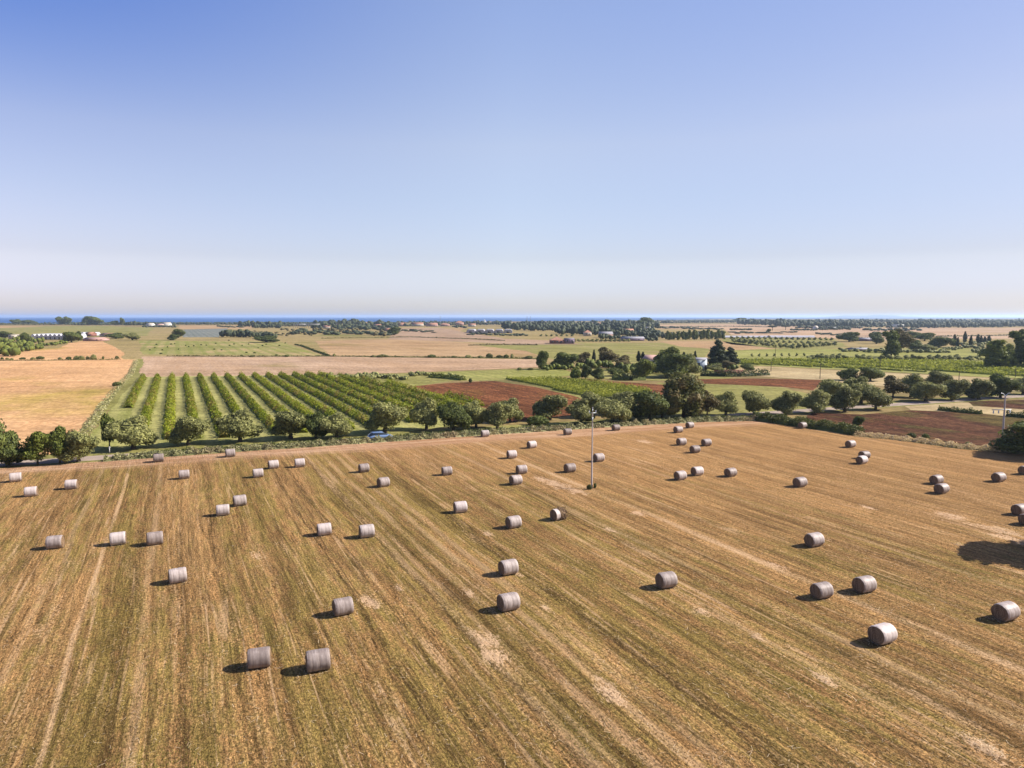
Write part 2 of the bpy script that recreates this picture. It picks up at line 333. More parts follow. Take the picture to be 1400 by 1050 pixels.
    h = math_(nt, 'ADD', math_(nt, 'MULTIPLY', fine, 1.0), math_(nt, 'ADD', math_(nt, 'MULTIPLY', spk, .8), math_(nt, 'MULTIPLY', mid, 1.2)))
    nt.links.new(h, bp.inputs['Height']); nt.links.new(bp.outputs[0], b.inputs['Normal'])
    return m
LINES = [(925, 720, .7, .85), (112, 850, .28, .8), (205, 800, .45, .4), (42, 850, .4, .35), (655, 880, .6, .5), (560, 760, .4, .35), (836, 948, .5, .5),
         (1300, 950, .6, .45), (1290, 870, .5, .45), (1200, 745, .5, .35), (640, 760, .5, .4), (480, 660, .5, .45), (960, 830, .4, .35)]
SPOTS = [(834, 948, 1.0), (841, 955, .8), (1130, 931, .6), (640, 812, .7), (708, 786, .5), (745, 832, .5), (958, 836, .8), (662, 875, 1.3), (678, 900, 1.2), (1310, 746, .5), (1345, 1022, 1.0), (1362, 1034, .9), (545, 805, .6), (833, 726, .7), (668, 731, .7), (1035, 872, .6), (1300, 706, 1.6), (1365, 725, 2.0), (1385, 738, 2.0), (762, 663, 2.2), (785, 671, 1.6), (742, 656, 1.6), (880, 604, 1.6), (505, 822, 1.0), (870, 702, 1.0), (1190, 695, .8), (1065, 775, .9), (350, 760, .8)]
RUTS = [(840, 878, .35, .9), (850, 872, .3, .7), (530, 890, .3, .8), (560, 868, .3, .7), (655, 880, .25, .5), (1120, 880, .3, .6), (1220, 930, .3, .6), (330, 940, .4, .6),
        (720, 960, .3, .7), (760, 950, .3, .6), (250, 950, .4, .4), (160, 960, .4, .5), (1000, 990, .3, .6), (960, 720, .25, .4)]
M['hay'] = hay_mat()
M['ground'] = field_mat('dry_grass', (.30, .235, .10), (.42, .31, .15), (.20, .19, .07))
M['wheat'] = field_mat('wheat', (.62, .38, .15), (.72, .48, .21), (.44, .34, .08), row=.15, rowsp=9, patch=.012, c3t=(.52, .68), k=(.66, .60, .68))
M['tan'] = field_mat('tan_stubble', (.50, .32, .17), (.62, .43, .25), (.38, .27, .12), row=.12, rowsp=6, patch=.012)
M['pinktan'] = field_mat('pink_stubble', (.56, .37, .23), (.68, .49, .36), (.42, .32, .15), row=.2, rowsp=7, patch=.01)
M['olivefield'] = field_mat('olive_pasture', (.38, .30, .12), (.50, .38, .19), (.27, .26, .08), row=.15, rowsp=8, patch=.008)
M['grass'] = field_mat('green_grass', (.28, .27, .08), (.40, .37, .14), (.42, .35, .17), patch=.03)
M['lime'] = field_mat('lime_grass', (.33, .34, .09), (.46, .43, .16), (.40, .34, .15), row=.3, rowsp=5, rowc=(.20, .26, .04), patch=.02)
M['stripegrass'] = field_mat('striped_grass', (.33, .33, .09), (.45, .40, .17), (.52, .40, .2), row=.5, rowsp=7, rowc=(.25, .29, .06), patch=.02, c3t=(.48, .6))
M['orchardfloor'] = field_mat('orchard_grass', (.27, .28, .09), (.46, .45, .19), (.20, .21, .07), row=.55, rowsp=4.4, rowc=(.48, .45, .21), patch=.03, fine=2, k=(.62, .60, .48))
M['plough'] = field_mat('ploughed_soil', (.19, .080, .042), (.35, .16, .085), (.26, .14, .06), row=.35, rowsp=1.2, rowc=(.15, .05, .028), patch=.05, fine=1.5, bump=.4, k=(.52, .46, .36), rough=1)
M['ploughweed'] = field_mat('weedy_soil', (.125, .055, .035), (.30, .16, .10), (.22, .19, .07), row=.35, rowsp=1.1, rowc=(.12, .05, .03), patch=.06, fine=2.0, bump=.4, c3t=(.5, .62), k=(.36, .31, .25), rough=1)
M['palegrass'] = field_mat('pale_dry_grass', (.50, .38, .20), (.66, .53, .32), (.36, .30, .12), patch=.04, fine=2)
M['earth'] = field_mat('bare_earth', (.40, .26, .17), (.58, .42, .30), patch=.02)
M['road'] = simple('worn_asphalt', (.44, .35, .28), .95, .2, .4, 0, .05)
M['greyveg'] = field_mat('grey_vegetable_rows', (.22, .25, .24), (.32, .33, .31), row=.5, rowsp=6, rowc=(.16, .2, .18))
# sea
def sea():
    m, nt, b = newmat('sea_water'); b.inputs['Base Color'].default_value = (.012, .075, .22, 1); b.inputs['Roughness'].default_value = .5
    b.inputs['Specular IOR Level'].default_value = .1
    P0, V = rowuv(nt); n = noise(nt, P0, .0006, .004, 1, 3, .5, 2)
    nt.links.new(mixc(nt, rng_(nt, n, .35, .65), (.008, .050, .16), (.014, .070, .21)), b.inputs['Base Color'])
    bp = N(nt, 'ShaderNodeBump'); bp.inputs['Distance'].default_value = .6; nt.links.new(noise(nt, P0, .08, .2, 1, 4, .6, 2), bp.inputs['Height'])
    nt.links.new(bp.outputs[0], b.inputs['Normal']); return m
M['sea'] = sea()
M['olive'] = foliage('olive_leaves', (.080, .092, .032), (.52, .54, .22), .3, 1.0)
M['dark'] = foliage('dark_leaves', (.042, .064, .020), (.25, .30, .085), .3, .9)
M['mid'] = foliage('green_leaves', (.060, .085, .016), (.29, .34, .07), .3, .9)
M['bright'] = foliage('bright_leaves', (.08, .12, .015), (.20, .24, .035), .35, .8)
M['ash'] = foliage('broad_tree_leaves', (.050, .062, .018), (.30, .32, .095), .25, .6, warm=(.27, .21, .08))
M['brownish'] = foliage('sparse_brown_leaves', (.09, .085, .035), (.26, .22, .10), .25, .8)
M['pine'] = foliage('pine_needles', (.022, .036, .016), (.075, .095, .038), .15, .8)
M['cypress'] = foliage('cypress_needles', (.020, .032, .014), (.065, .085, .032), .15, 1.2)
M['orch'] = foliage('orchard_leaves', (.10, .145, .008), (.42, .48, .035), .35, .5, warm=(.34, .26, .06))
M['vine'] = foliage('vine_leaves', (.20, .24, .025), (.50, .53, .09), .4, .3)
M['verge'] = foliage('verge_weeds', (.20, .21, .085), (.70, .68, .38), .3, .25, warm=(.45, .36, .19))
M['vergedark'] = foliage('bramble_leaves', (.045, .062, .018), (.18, .21, .06), .3, .3)
M['straw'] = foliage('straw_stems', (.62, .44, .26), (1.0, .85, .66), .3, .2)
M['drygrass'] = foliage('dry_grass_stems', (.62, .46, .24), (1.0, .82, .52), .3, .3)
M['stub'] = foliage('stubble_stems', (.26, .17, .06), (.50, .33, .15), .4, .12, warm=(.24, .21, .04))
M['far'] = foliage('far_leaves', (.030, .046, .024), (.11, .13, .06), .15, .06)
M['bark'] = simple('bark', (.11, .085, .06), .95, .3, 3)
M['concrete'] = simple('pole_concrete', (.62, .54, .50), .8, .12, 2)
M['steel'] = simple('galvanised_steel', (.42, .46, .47), .45, .1, 3, .6)
M['whitepaint'] = simple('white_paint', (.78, .77, .74), .6, .06, 1)
M['porcelain'] = simple('porcelain', (.75, .8, .85), .25, .03, 3, 0, .6)
M['plaster'] = simple('cream_plaster', (.66, .58, .48), .85, .1, .4)
M['pinkplaster'] = simple('pink_plaster', (.55, .34, .29), .85, .1, .4)
M['blueplaster'] = simple('pale_blue_plaster', (.62, .70, .80), .8, .08, .5)
M['brickwall'] = simple('brick_wall', (.30, .13, .10), .9, .15, 1)
M['mauvewall'] = simple('mauve_wall', (.30, .22, .30), .9, .12, 1)
M['terracotta'] = simple('terracotta_tiles', (.46, .23, .15), .85, .22, .8)
M['greyroof'] = simple('grey_roof', (.34, .33, .36), .8, .12, .5)
M['oldglass'] = simple('old_greenhouse_film', (.50, .48, .50), .5, .25, .3)
M['plastic'] = simple('greenhouse_film', (.62, .60, .64), .4, .07, .2)
M['glass'] = simple('window_glass', (.03, .04, .05), .15, .1, 1, 0, .6)
M['darkopening'] = simple('dark_shutter', (.06, .05, .05), .8, .1, 1)
# ------------------------------------------------------------------ ground
def patch(name, pts, z, mat, jit=.3, step=None, label=None, px=True):
    z *= .12
    W = [G(*p) if px else Vector((p[0], p[1], 0)) for p in pts]; out = []
    rg = random.Random(hash(name) % 1000 if False else len(pts)*31+int(abs(W[0].x)))
    for i, a in enumerate(W):
        b = W[(i+1) % len(W)]; d = (b-a).length; near = min(a.length, b.length)
        st = step or max(1.5, near/60); n = max(1, min(90, int(d/st)))
        nrm = Vector((-(b-a).y, (b-a).x, 0)).normalized(); ph = rg.uniform(0, 6)
        for k in range(n):
            t = k/n; j = (math.sin(t*9+ph)*.5+rg.uniform(-1, 1)*.6)*jit*(near/120)*(0 if k == 0 else 1)
            out.append(a+(b-a)*t+nrm*j)
    me = bpy.data.meshes.new(name); me.from_pydata([(p.x, p.y, z) for p in out], [], [list(range(len(out)))]); me.materials.append(mat)
    me.update()
    if me.polygons[0].normal.z < 0: me.flip_normals()
    o = bpy.data.objects.new(name, me); sc.collection.objects.link(o); o['kind'] = 'structure'
    if label: o['label'] = label
    return o
gm = MB(); gm.add([(-32000, -300, 0), (32000, -300, 0), (32000, 27000, 0), (-32000, 27000, 0)], [[0, 1, 2, 3]]); tag(gm.build('ground', M['ground']), kind='structure')
S = .05
sm = [G(-2000, 444.4), G(-200, 443.6), G(150, 442.8), G(450, 441.6), G(640, 440), G(880, 438.2), G(980, 436.4), G(1500, 435.6), G(2100, 435.5)]
me = bpy.data.meshes.new('sea'); vv = [(p.x, p.y, 1.0) for p in sm]+[(31900, 26900, 1.0), (-31900, 26900, 1.0)]
me.from_pydata(vv, [], [list(range(len(vv)))]); me.materials.append(M['sea']); me.update()
if me.polygons[0].normal.z < 0: me.flip_normals()
so = bpy.data.objects.new('sea', me); sc.collection.objects.link(so); tag(so, 'flat deep blue sea along the horizon', kind='structure')
# far fields (photo pixel outlines laid on the ground)
patch('far_pasture', [(-300, 447), (1700, 447), (1700, 500), (-300, 492)], .02, M['olivefield'], 0)
patch('far_stubble_field', [(-150, 446), (20, 445.6), (62, 446), (40, 449), (-150, 454)], .08, M['tan'])
patch('far_green_field', [(-150, 455), (62, 446.2), (130, 445.5), (210, 448), (200, 459), (130, 460), (60, 461), (-150, 466)], .14, M['grass'])
patch('striped_field', [(135, 462), (240, 463.5), (240, 482), (80, 481), (95, 470)], .10, M['olivefield'])
patch('striped_green_field', [(190, 466), (385, 467), (405, 474), (440, 486), (195, 484.5)], .16, M['stripegrass'])
patch('vegetable_field', [(252, 450.5), (312, 449), (300, 461), (250, 461)], .18, M['greyveg'])
patch('far_tan_strip', [(245, 445), (350, 445), (345, 449.5), (245, 450)], .12, M['tan'])
patch('golden_edge_field', [(-150, 484), (80, 476), (95, 469), (135, 463), (170, 482), (165, 492), (-150, 495)], .12, M['wheat'])
patch('wheat_field', [(-500, 640), (-500, 494), (165, 491), (186, 492), (172, 520), (130, 560), (105, 592), (60, 630)], .20, M['wheat'])
patch('middle_stubble_field', [(400, 462.5), (520, 460), (700, 462), (715, 489), (450, 486), (405, 474)], .16, M['olivefield'])
patch('pink_stubble_field', [(640, 447.8), (545, 448.5), (545, 454.5), (620, 457)], .24, M['tan'])
patch('curved_tan_field', [(430, 466), (560, 463), (640, 469), (720, 480), (740, 488), (600, 487.5), (450, 486)], .22, M['tan'])
patch('far_lime_field', [(640, 471), (700, 472), (800, 469), (930, 469), (970, 476), (960, 500), (760, 492), (720, 480)], .26, M['grass'])
patch('tan_band_field', [(195, 487.5), (430, 487), (735, 491.5), (740, 502), (600, 508), (450, 512.5), (190, 516)], .24, M['pinktan'])
patch('green_strip', [(540, 511), (640, 507), (765, 503), (790, 513), (700, 520), (560, 521)], .26, M['lime'])
patch('orchard_ground', [(190, 515.5), (450, 512), (570, 526), (665, 556), (660, 578), (560, 590), (420, 606), (200, 622), (100, 628), (135, 580), (180, 520)], .28, M['orchardfloor'])
patch('rough_strip', [(172, 518), (188, 491), (197, 491), (190, 516), (150, 560), (112, 610), (70, 628), (112, 588), (140, 552)], .31, M['grass'])
patch('grey_shrub_ground', [(445, 513), (600, 509.5), (625, 520), (570, 528), (545, 524)], .30, M['grass'])
patch('ploughed_field', [(562, 528.5), (610, 524), (675, 521), (730, 529), (786, 542), (812, 552), (800, 566), (700, 577), (660, 566), (615, 545)], .34, M['plough'], .2)
patch('vineyard_ground', [(686, 517.5), (760, 516), (830, 524), (893, 534), (870, 547), (800, 546), (740, 530)], .33, M['grass'])
patch('ploughed_strip', [(800, 519), (905, 526), (960, 533), (965, 560), (905, 556), (880, 540)], .36, M['plough'], .2)
patch('green_meadow', [(900, 523), (1010, 526), (1070, 530), (1130, 545), (1190, 553), (1100, 566), (960, 572), (860, 574), (880, 545)], .35, M['grass'])
patch('ploughed_patch', [(955, 518.5), (1030, 517.5), (1125, 519.5), (1112, 534), (1070, 529), (1000, 526), (940, 524)], .38, M['plough'], .2)
patch('dry_verge', [(1000, 505), (1040, 501), (1150, 507), (1400, 519), (1600, 528), (1600, 545), (1400, 535), (1250, 533), (1120, 520), (1000, 512)], .30, M['palegrass'])
patch('right_vineyard_ground', [(1005, 492), (1060, 489), (1600, 489), (1600, 528), (1400, 518), (1200, 508), (1060, 501), (1005, 499)], .32, M['lime'])
patch('right_pasture', [(975, 478), (1100, 477), (1600, 474), (1600, 490), (1060, 490), (1005, 493)], .28, M['lime'])
patch('grove_ground', [(985, 466), (1000, 460), (1140, 464), (1160, 474), (1100, 479), (1000, 471)], .30, M['grass'])
patch('brown_far_field', [(900, 466.5), (985, 466), (1060, 477), (1000, 479), (930, 474)], .30, M['tan'])
patch('far_straw_field', [(895, 444), (1000, 443), (1050, 444.5), (1120, 448), (1400, 448), (1600, 446), (1600, 462), (1180, 464), (1000, 458), (990, 450), (900, 450)], .2, M['pinktan'])
patch('far_brown_strip', [(1160, 459), (1240, 457), (1310, 462), (1200, 466)], .26, M['earth'])
patch('pale_earth', [(545, 449), (600, 448), (690, 463), (760, 466), (800, 471), (700, 471), (650, 468), (530, 464)], .30, M['earth'])
patch('right_plough_field', [(1178, 567), (1245, 561), (1330, 565), (1600, 580), (1600, 640), (1400, 616), (1290, 604), (1190, 593), (1150, 584), (1100, 573), (1110, 564)], .34, M['ploughweed'], .2)
patch('dry_grass_strip', [(1235, 553), (1310, 550), (1600, 560), (1600, 582), (1400, 572), (1330, 564.5), (1245, 561)], .37, M['palegrass'], .2)
patch('upper_plough_strip', [(1322, 549), (1450, 546), (1600, 552), (1600, 566), (1400, 560), (1330, 555)], .40, M['ploughweed'], .2)
patch('farm_yard', [(790, 505), (960, 500), (1020, 508), (1000, 517), (900, 521), (800, 517)], .34, M['grass'])
# the mown field: outline along its far edges, reaching behind the camera
hayp = [G(-500, 668), G(0, 640), G(140, 630.5), G(300, 618.5), G(440, 609.5), G(640, 596), G(840, 583), G(960, 576.5), G(1035, 575), G(1100, 586), G(1170, 597), G(1240, 604), G(1300, 613), G(1365, 619), G(1500, 632)]
hayp = [(p.x, p.y) for p in hayp]+[(140, 60), (140, -60), (-140, -60), (-140, 60)]
patch('hay_field', hayp, .42, M['hay'], .25, px=False)
HZ = .0504
# road: straight, parallel to the field edge
ra, rb = G(100, 628.5), G(1400, 541.5); rd = (rb-ra).normalized(); rn = Vector((-rd.y, rd.x, 0))
A_, B_ = ra-rd*160, rb+rd*260
patch('road', [tuple((A_-rn*2.0)[:2]), tuple((B_-rn*2.0)[:2]), tuple((B_+rn*2.0)[:2]), tuple((A_+rn*2.0)[:2])], .46, M['road'], .06, px=False)
patch('road_verge', [tuple((A_-rn*3.2)[:2]), tuple((B_-rn*3.2)[:2]), tuple((B_+rn*5)[:2]), tuple((A_+rn*6)[:2])], .43, M['grass'], .2, px=False)
# ------------------------------------------------------------------ vegetation prototypes
def cloud(mb, lobes, n, size, rg, core=.78, out=.6, mi=0, coremi=0, shell=(.72, 1.06), flat=0):
    vol = np.array([l[3]*l[4]*l[5] for l in lobes])**(.67); cnt = (n*vol/vol.sum()).astype(int)
    for l, c in zip(lobes, cnt):
        ctr = np.array(l[:3]); r = np.array(l[3:6])
        if core: mb.blob(ctr, r*core, 10, 6, .12, rg, coremi)
        d = rg.normal(size=(c, 3)); d /= np.linalg.norm(d, axis=1, keepdims=True)
        rad = rg.uniform(shell[0], shell[1], (c, 1))
        # lumps on the lobe surface
        k = rg.normal(size=(7, 3)); k /= np.linalg.norm(k, axis=1, keepdims=True)
        lump = np.max(d@k.T, axis=1, keepdims=True); rad = rad*(.86+.2*np.clip((lump-.6)/.4, 0, 1))
        P = ctr+d*r*rad
        nn = d*out+rg.normal(size=(c, 3))*(1-out)*.9
        mb.leaves(P, nn, size, rg, mi)
def make_lobes(rg, n, R0, z0, z1, spread, sq=.85):
    L = []
    for i in range(n):
        a = 2*math.pi*i/n+rg.uniform(-.4, .4); rr = spread*rg.uniform(.55, 1); t = rg.uniform(0, 1)
        L.append((rr*math.cos(a), rr*math.sin(a), z0+(z1-z0)*t, R0*rg.uniform(.75, 1.15), R0*rg.uniform(.75, 1.15), R0*sq*rg.uniform(.75, 1.1)))
    L.append((0, 0, z0+(z1-z0)*.75, R0*1.15, R0*1.15, R0)); return L
def mound(rg, n, a, b, zc, r0):
    L = [(0, 0, zc, a*.85, a*.85, b*.95)]
    for i in range(n):
        t = i/n; el = math.asin(min(.97, -.82+1.79*((i*0.618034+.13) % 1))); az = i*2.39996+rg.uniform(-.4, .4); k = rg.uniform(.8, 1.12); r = r0*rg.uniform(.72, 1.25)
        ch = math.cos(el) if el > 0 else max(math.cos(el), .9)
        L.append((a*.8*k*ch*math.cos(az), a*.8*k*ch*math.sin(az), max(r*.75, zc+b*.85*k*math.sin(el)), r, r, r*.85))
    return L
PROTO = {}
def proto(kind, name, lobes, n, size, mat, trunk, H, W, core=.75, seed=1, out=.6, bark='bark'):
    rg = np.random.default_rng(seed); cm = MB(); cloud(cm, lobes, n, size, rg, core, out)
    crown_me = cm.mesh('crown', M[mat]); _v = np.concatenate(cm.v); H = float(np.percentile(_v[:, 2], 99.7)); W = float(np.percentile(_v[:, 0], 99)-np.percentile(_v[:, 0], 1)); parts = [('crown', crown_me)]
    if trunk:
        tm = MB()
        for p, r in trunk: tm.tube(p, r, 7)
        parts.append(('trunk', tm.mesh('trunk', M[bark], True)))
    PROTO.setdefault(kind, []).append((name, parts, H, W))
def limbs(rg, n, h0, h1, spread, r0):
    out = [([(0, 0, -.3), (.05, .02, h0*.5), (0, .05, h0)], [r0*1.25, r0, r0*.8])]
    for i in range(n):
        a = 2*math.pi*i/n+rg.uniform(-.5, .5); s = spread*rg.uniform(.6, 1)
        out.append(([(0, .05, h0*.9), (s*.45*math.cos(a), s*.45*math.sin(a), h0+(h1-h0)*.5), (s*math.cos(a), s*math.sin(a), h1)], [r0*.6, r0*.4, r0*.15]))
    return out
for s_ in range(5):
    rg = np.random.default_rng(100+s_)
    proto('olive', 'olive_tree', mound(rg, 17+s_ % 4, 2.5, 2.0, 2.5, .95), 7500, .27, 'olive', limbs(rg, 4, .9, 3.0, 1.6, .28), 5.3, 6.2, .6, 200+s_)
for s_ in range(3):
    rg = np.random.default_rng(120+s_)
    proto('dark', 'evergreen_tree', mound(rg, 17, 2.5, 2.4, 2.6, 1.0), 7500, .29, 'dark', limbs(rg, 4, .8, 3.0, 1.5, .25), 5.8, 6.3, .66, 220+s_)
for s_ in range(2):
    rg = np.random.default_rng(140+s_)
    proto('mid', 'broadleaf_tree', mound(rg, 15, 2.1, 2.4, 3.0, .9), 5600, .3, 'mid', limbs(rg, 4, 1.4, 3.6, 1.3, .16), 6.0, 5.4, .5, 240+s_)
rg = np.random.default_rng(160)
big = [(-2.8, 0, 4.2, 2.3, 2.3, 2.6), (2.9, .2, 4.0, 2.2, 2.3, 2.7), (0, 0, 7.3, 2.9, 2.7, 2.4), (-1.7, .6, 6.4, 2.1, 2.1, 2.1), (1.9, -.3, 6.2, 2.3, 2.2, 2.3), (0, -1.6, 4.0, 2.4, 1.9, 3.0), (3.9, .4, 2.6, 1.6, 1.7, 1.7), (-3.7, 0, 2.5, 1.5, 1.6, 1.6), (.4, -1.4, 2.2, 2.4, 1.8, 1.9), (0, 2, 4.5, 2.5, 2, 3)]
proto('big', 'broad_crowned_tree', big, 9500, .42, 'ash', limbs(rg, 6, 2.2, 5.6, 2.6, .38), 9.7, 11, .68, 261)
rg = np.random.default_rng(161)
proto('brown', 'sparse_tree', mound(rg, 12, 2.0, 2.4, 3.4, .9), 3600, .32, 'brownish', limbs(rg, 5, 1.4, 4.2, 1.2, .16), 6.2, 4.8, .45, 262)
rg = np.random.default_rng(162)
um = [(1.8*math.cos(a)*k, 1.8*math.sin(a)*k, 5.2, 1.7, 1.7, .9) for a in np.linspace(0, 6.28, 8)[:-1] for k in (1.25,)]+[(0, 0, 5.5, 2.4, 2.4, 1.0)]
proto('umbrella', 'umbrella_pine', um, 2600, .4, 'pine', limbs(rg, 6, 3.4, 5.0, 2.2, .22), 6.5, 7.4, .75, 263)
cy = [(0, 0, 1.2, .75, .75, 1.3), (0, 0, 2.8, .8, .8, 1.5), (.05, 0, 4.4, .62, .62, 1.4), (0, .03, 5.7, .34, .34, 1.1)]
proto('cypress', 'cypress_tree', cy, 1500, .28, 'cypress', [([(0, 0, -.2), (0, 0, 1)], [.14, .1])], 6.7, 1.7, .8, 264)
rg = np.random.default_rng(163); co = []
for z in np.linspace(1.3, 8.2, 12):
    rr = 2.5*(1-(z/10.5)**1.6); a = rg.uniform(0, 6.28)
    for k in range(3 if z < 6 else 2): q = rg.uniform(.7, 1.25); co.append((rr*q*math.cos(a+k*2.2)*.75, rr*q*math.sin(a+k*2.2)*.75, z+rg.uniform(-.3, .3), rr*.42+.35, rr*.42+.35, .7))
co += [(.2, 0, 9.0, .6, .6, .7), (0, 0, 6, 1.2, 1.2, 2), (0, 0, 3.5, 1.5, 1.5, 2)]
proto('conifer', 'cedar_tree', co, 5200, .34, 'pine', [([(0, 0, -.3), (0, 0, 5), (0, 0, 9)], [.35, .22, .06])], 9.7, 6.8, .7, 265)
for s_, mt in ((0, 'vergedark'), (1, 'olive'), (2, 'dark')):
    rg = np.random.default_rng(170+s_)
    proto('shrub'+str(s_), 'shrub', [(0, 0, .75, 1.1, 1.0, .85), (.7, .2, .6, .8, .8, .7), (-.7, -.1, .55, .85, .8, .65)], 900, .26, mt, None, 1.6, 3.1, .75, 270+s_)
proto('lime', 'lime_green_shrub', [(0, 0, 1.2, 1.5, 1.3, 1.3), (1.0, .2, .9, 1.1, 1, 1.0), (-1, -.1, .8, 1.2, 1, .9)], 1700, .3, 'bright', None, 2.5, 4.4, .75, 280)
rg = np.random.default_rng(164)
po = [(rg.uniform(-1.3, 1.3), rg.uniform(-1.2, 1.2), z, rg.uniform(.9, 1.5), rg.uniform(.9, 1.5), rg.uniform(.9, 1.3)) for z in np.linspace(1.0, 8.6, 17)]+[(0, 0, 3.4, 1.6, 1.6, 2.4), (.2, 0, 6.4, 1.3, 1.3, 2.0)]
proto('tall', 'tall_leafy_tree', po, 4800, .42, 'mid', limbs(rg, 5, 2, 7, .8, .2), 10.4, 5.0, .7, 281)
rg = np.random.default_rng(167)
proto('edge', 'broadleaf_tree', mound(rg, 17, 2.5, 2.3, 3.2, .85), 5200, .34, 'mid', limbs(rg, 6, 1.2, 3.6, 1.8, .2), 6, 6, .5, 284)
rg = np.random.default_rng(165)
proto('smallolive', 'olive_tree', mound(rg, 9, 1.9, 1.5, 1.8, .9), 600, .5, 'olive', [([(0, 0, -.2), (0, 0, 1.6)], [.2, .14])], 4.4, 4.6, .8, 282)
rg = np.random.default_rng(166)
proto('fartree', 'distant_tree', make_lobes(rg, 5, 2.2, 3.2, 5.2, 2.0), 520, 1.2, 'far', [([(0, 0, -.3), (0, 0, 3)], [.3, .2])], 8.0, 8.4, .85, 283)
DONE = {}
TREES = []
def tree(kind, x, y, wpx, hpx, label, cat='tree', group=None, variant=None, rz=None, name=None, z=.04, world=None, wm=None, hm=None):
    vs_ = PROTO[kind]; vi = (variant if variant is not None else random.randrange(len(vs_))) % len(vs_); nm, parts, H, W = vs_[vi]
    nm = name or nm
    p = world or G(x, y); s = m_per_px(y) if y else 1
    h = hm or hpx*s; w_ = wm or wpx*s
    key = (kind, vi)
    if key in DONE:
        r = copy_tree(DONE[key]); r.name = nm
    else:
        r = empty(nm); ch = []
        for n_, me_ in parts:
            o = bpy.data.objects.new(n_, me_); sc.collection.objects.link(o); o.parent = r; ch.append(o)
        reg(r, *ch); DONE[key] = r
    r.location = (p.x, p.y, z); r.rotation_euler.z = rz if rz is not None else random.uniform(0, 6.28)
    r.scale = (w_/W, w_/W, h/H)
    for k in ('group',):
        if k in r: del r[k]
    tag(r, label, cat, group); return r
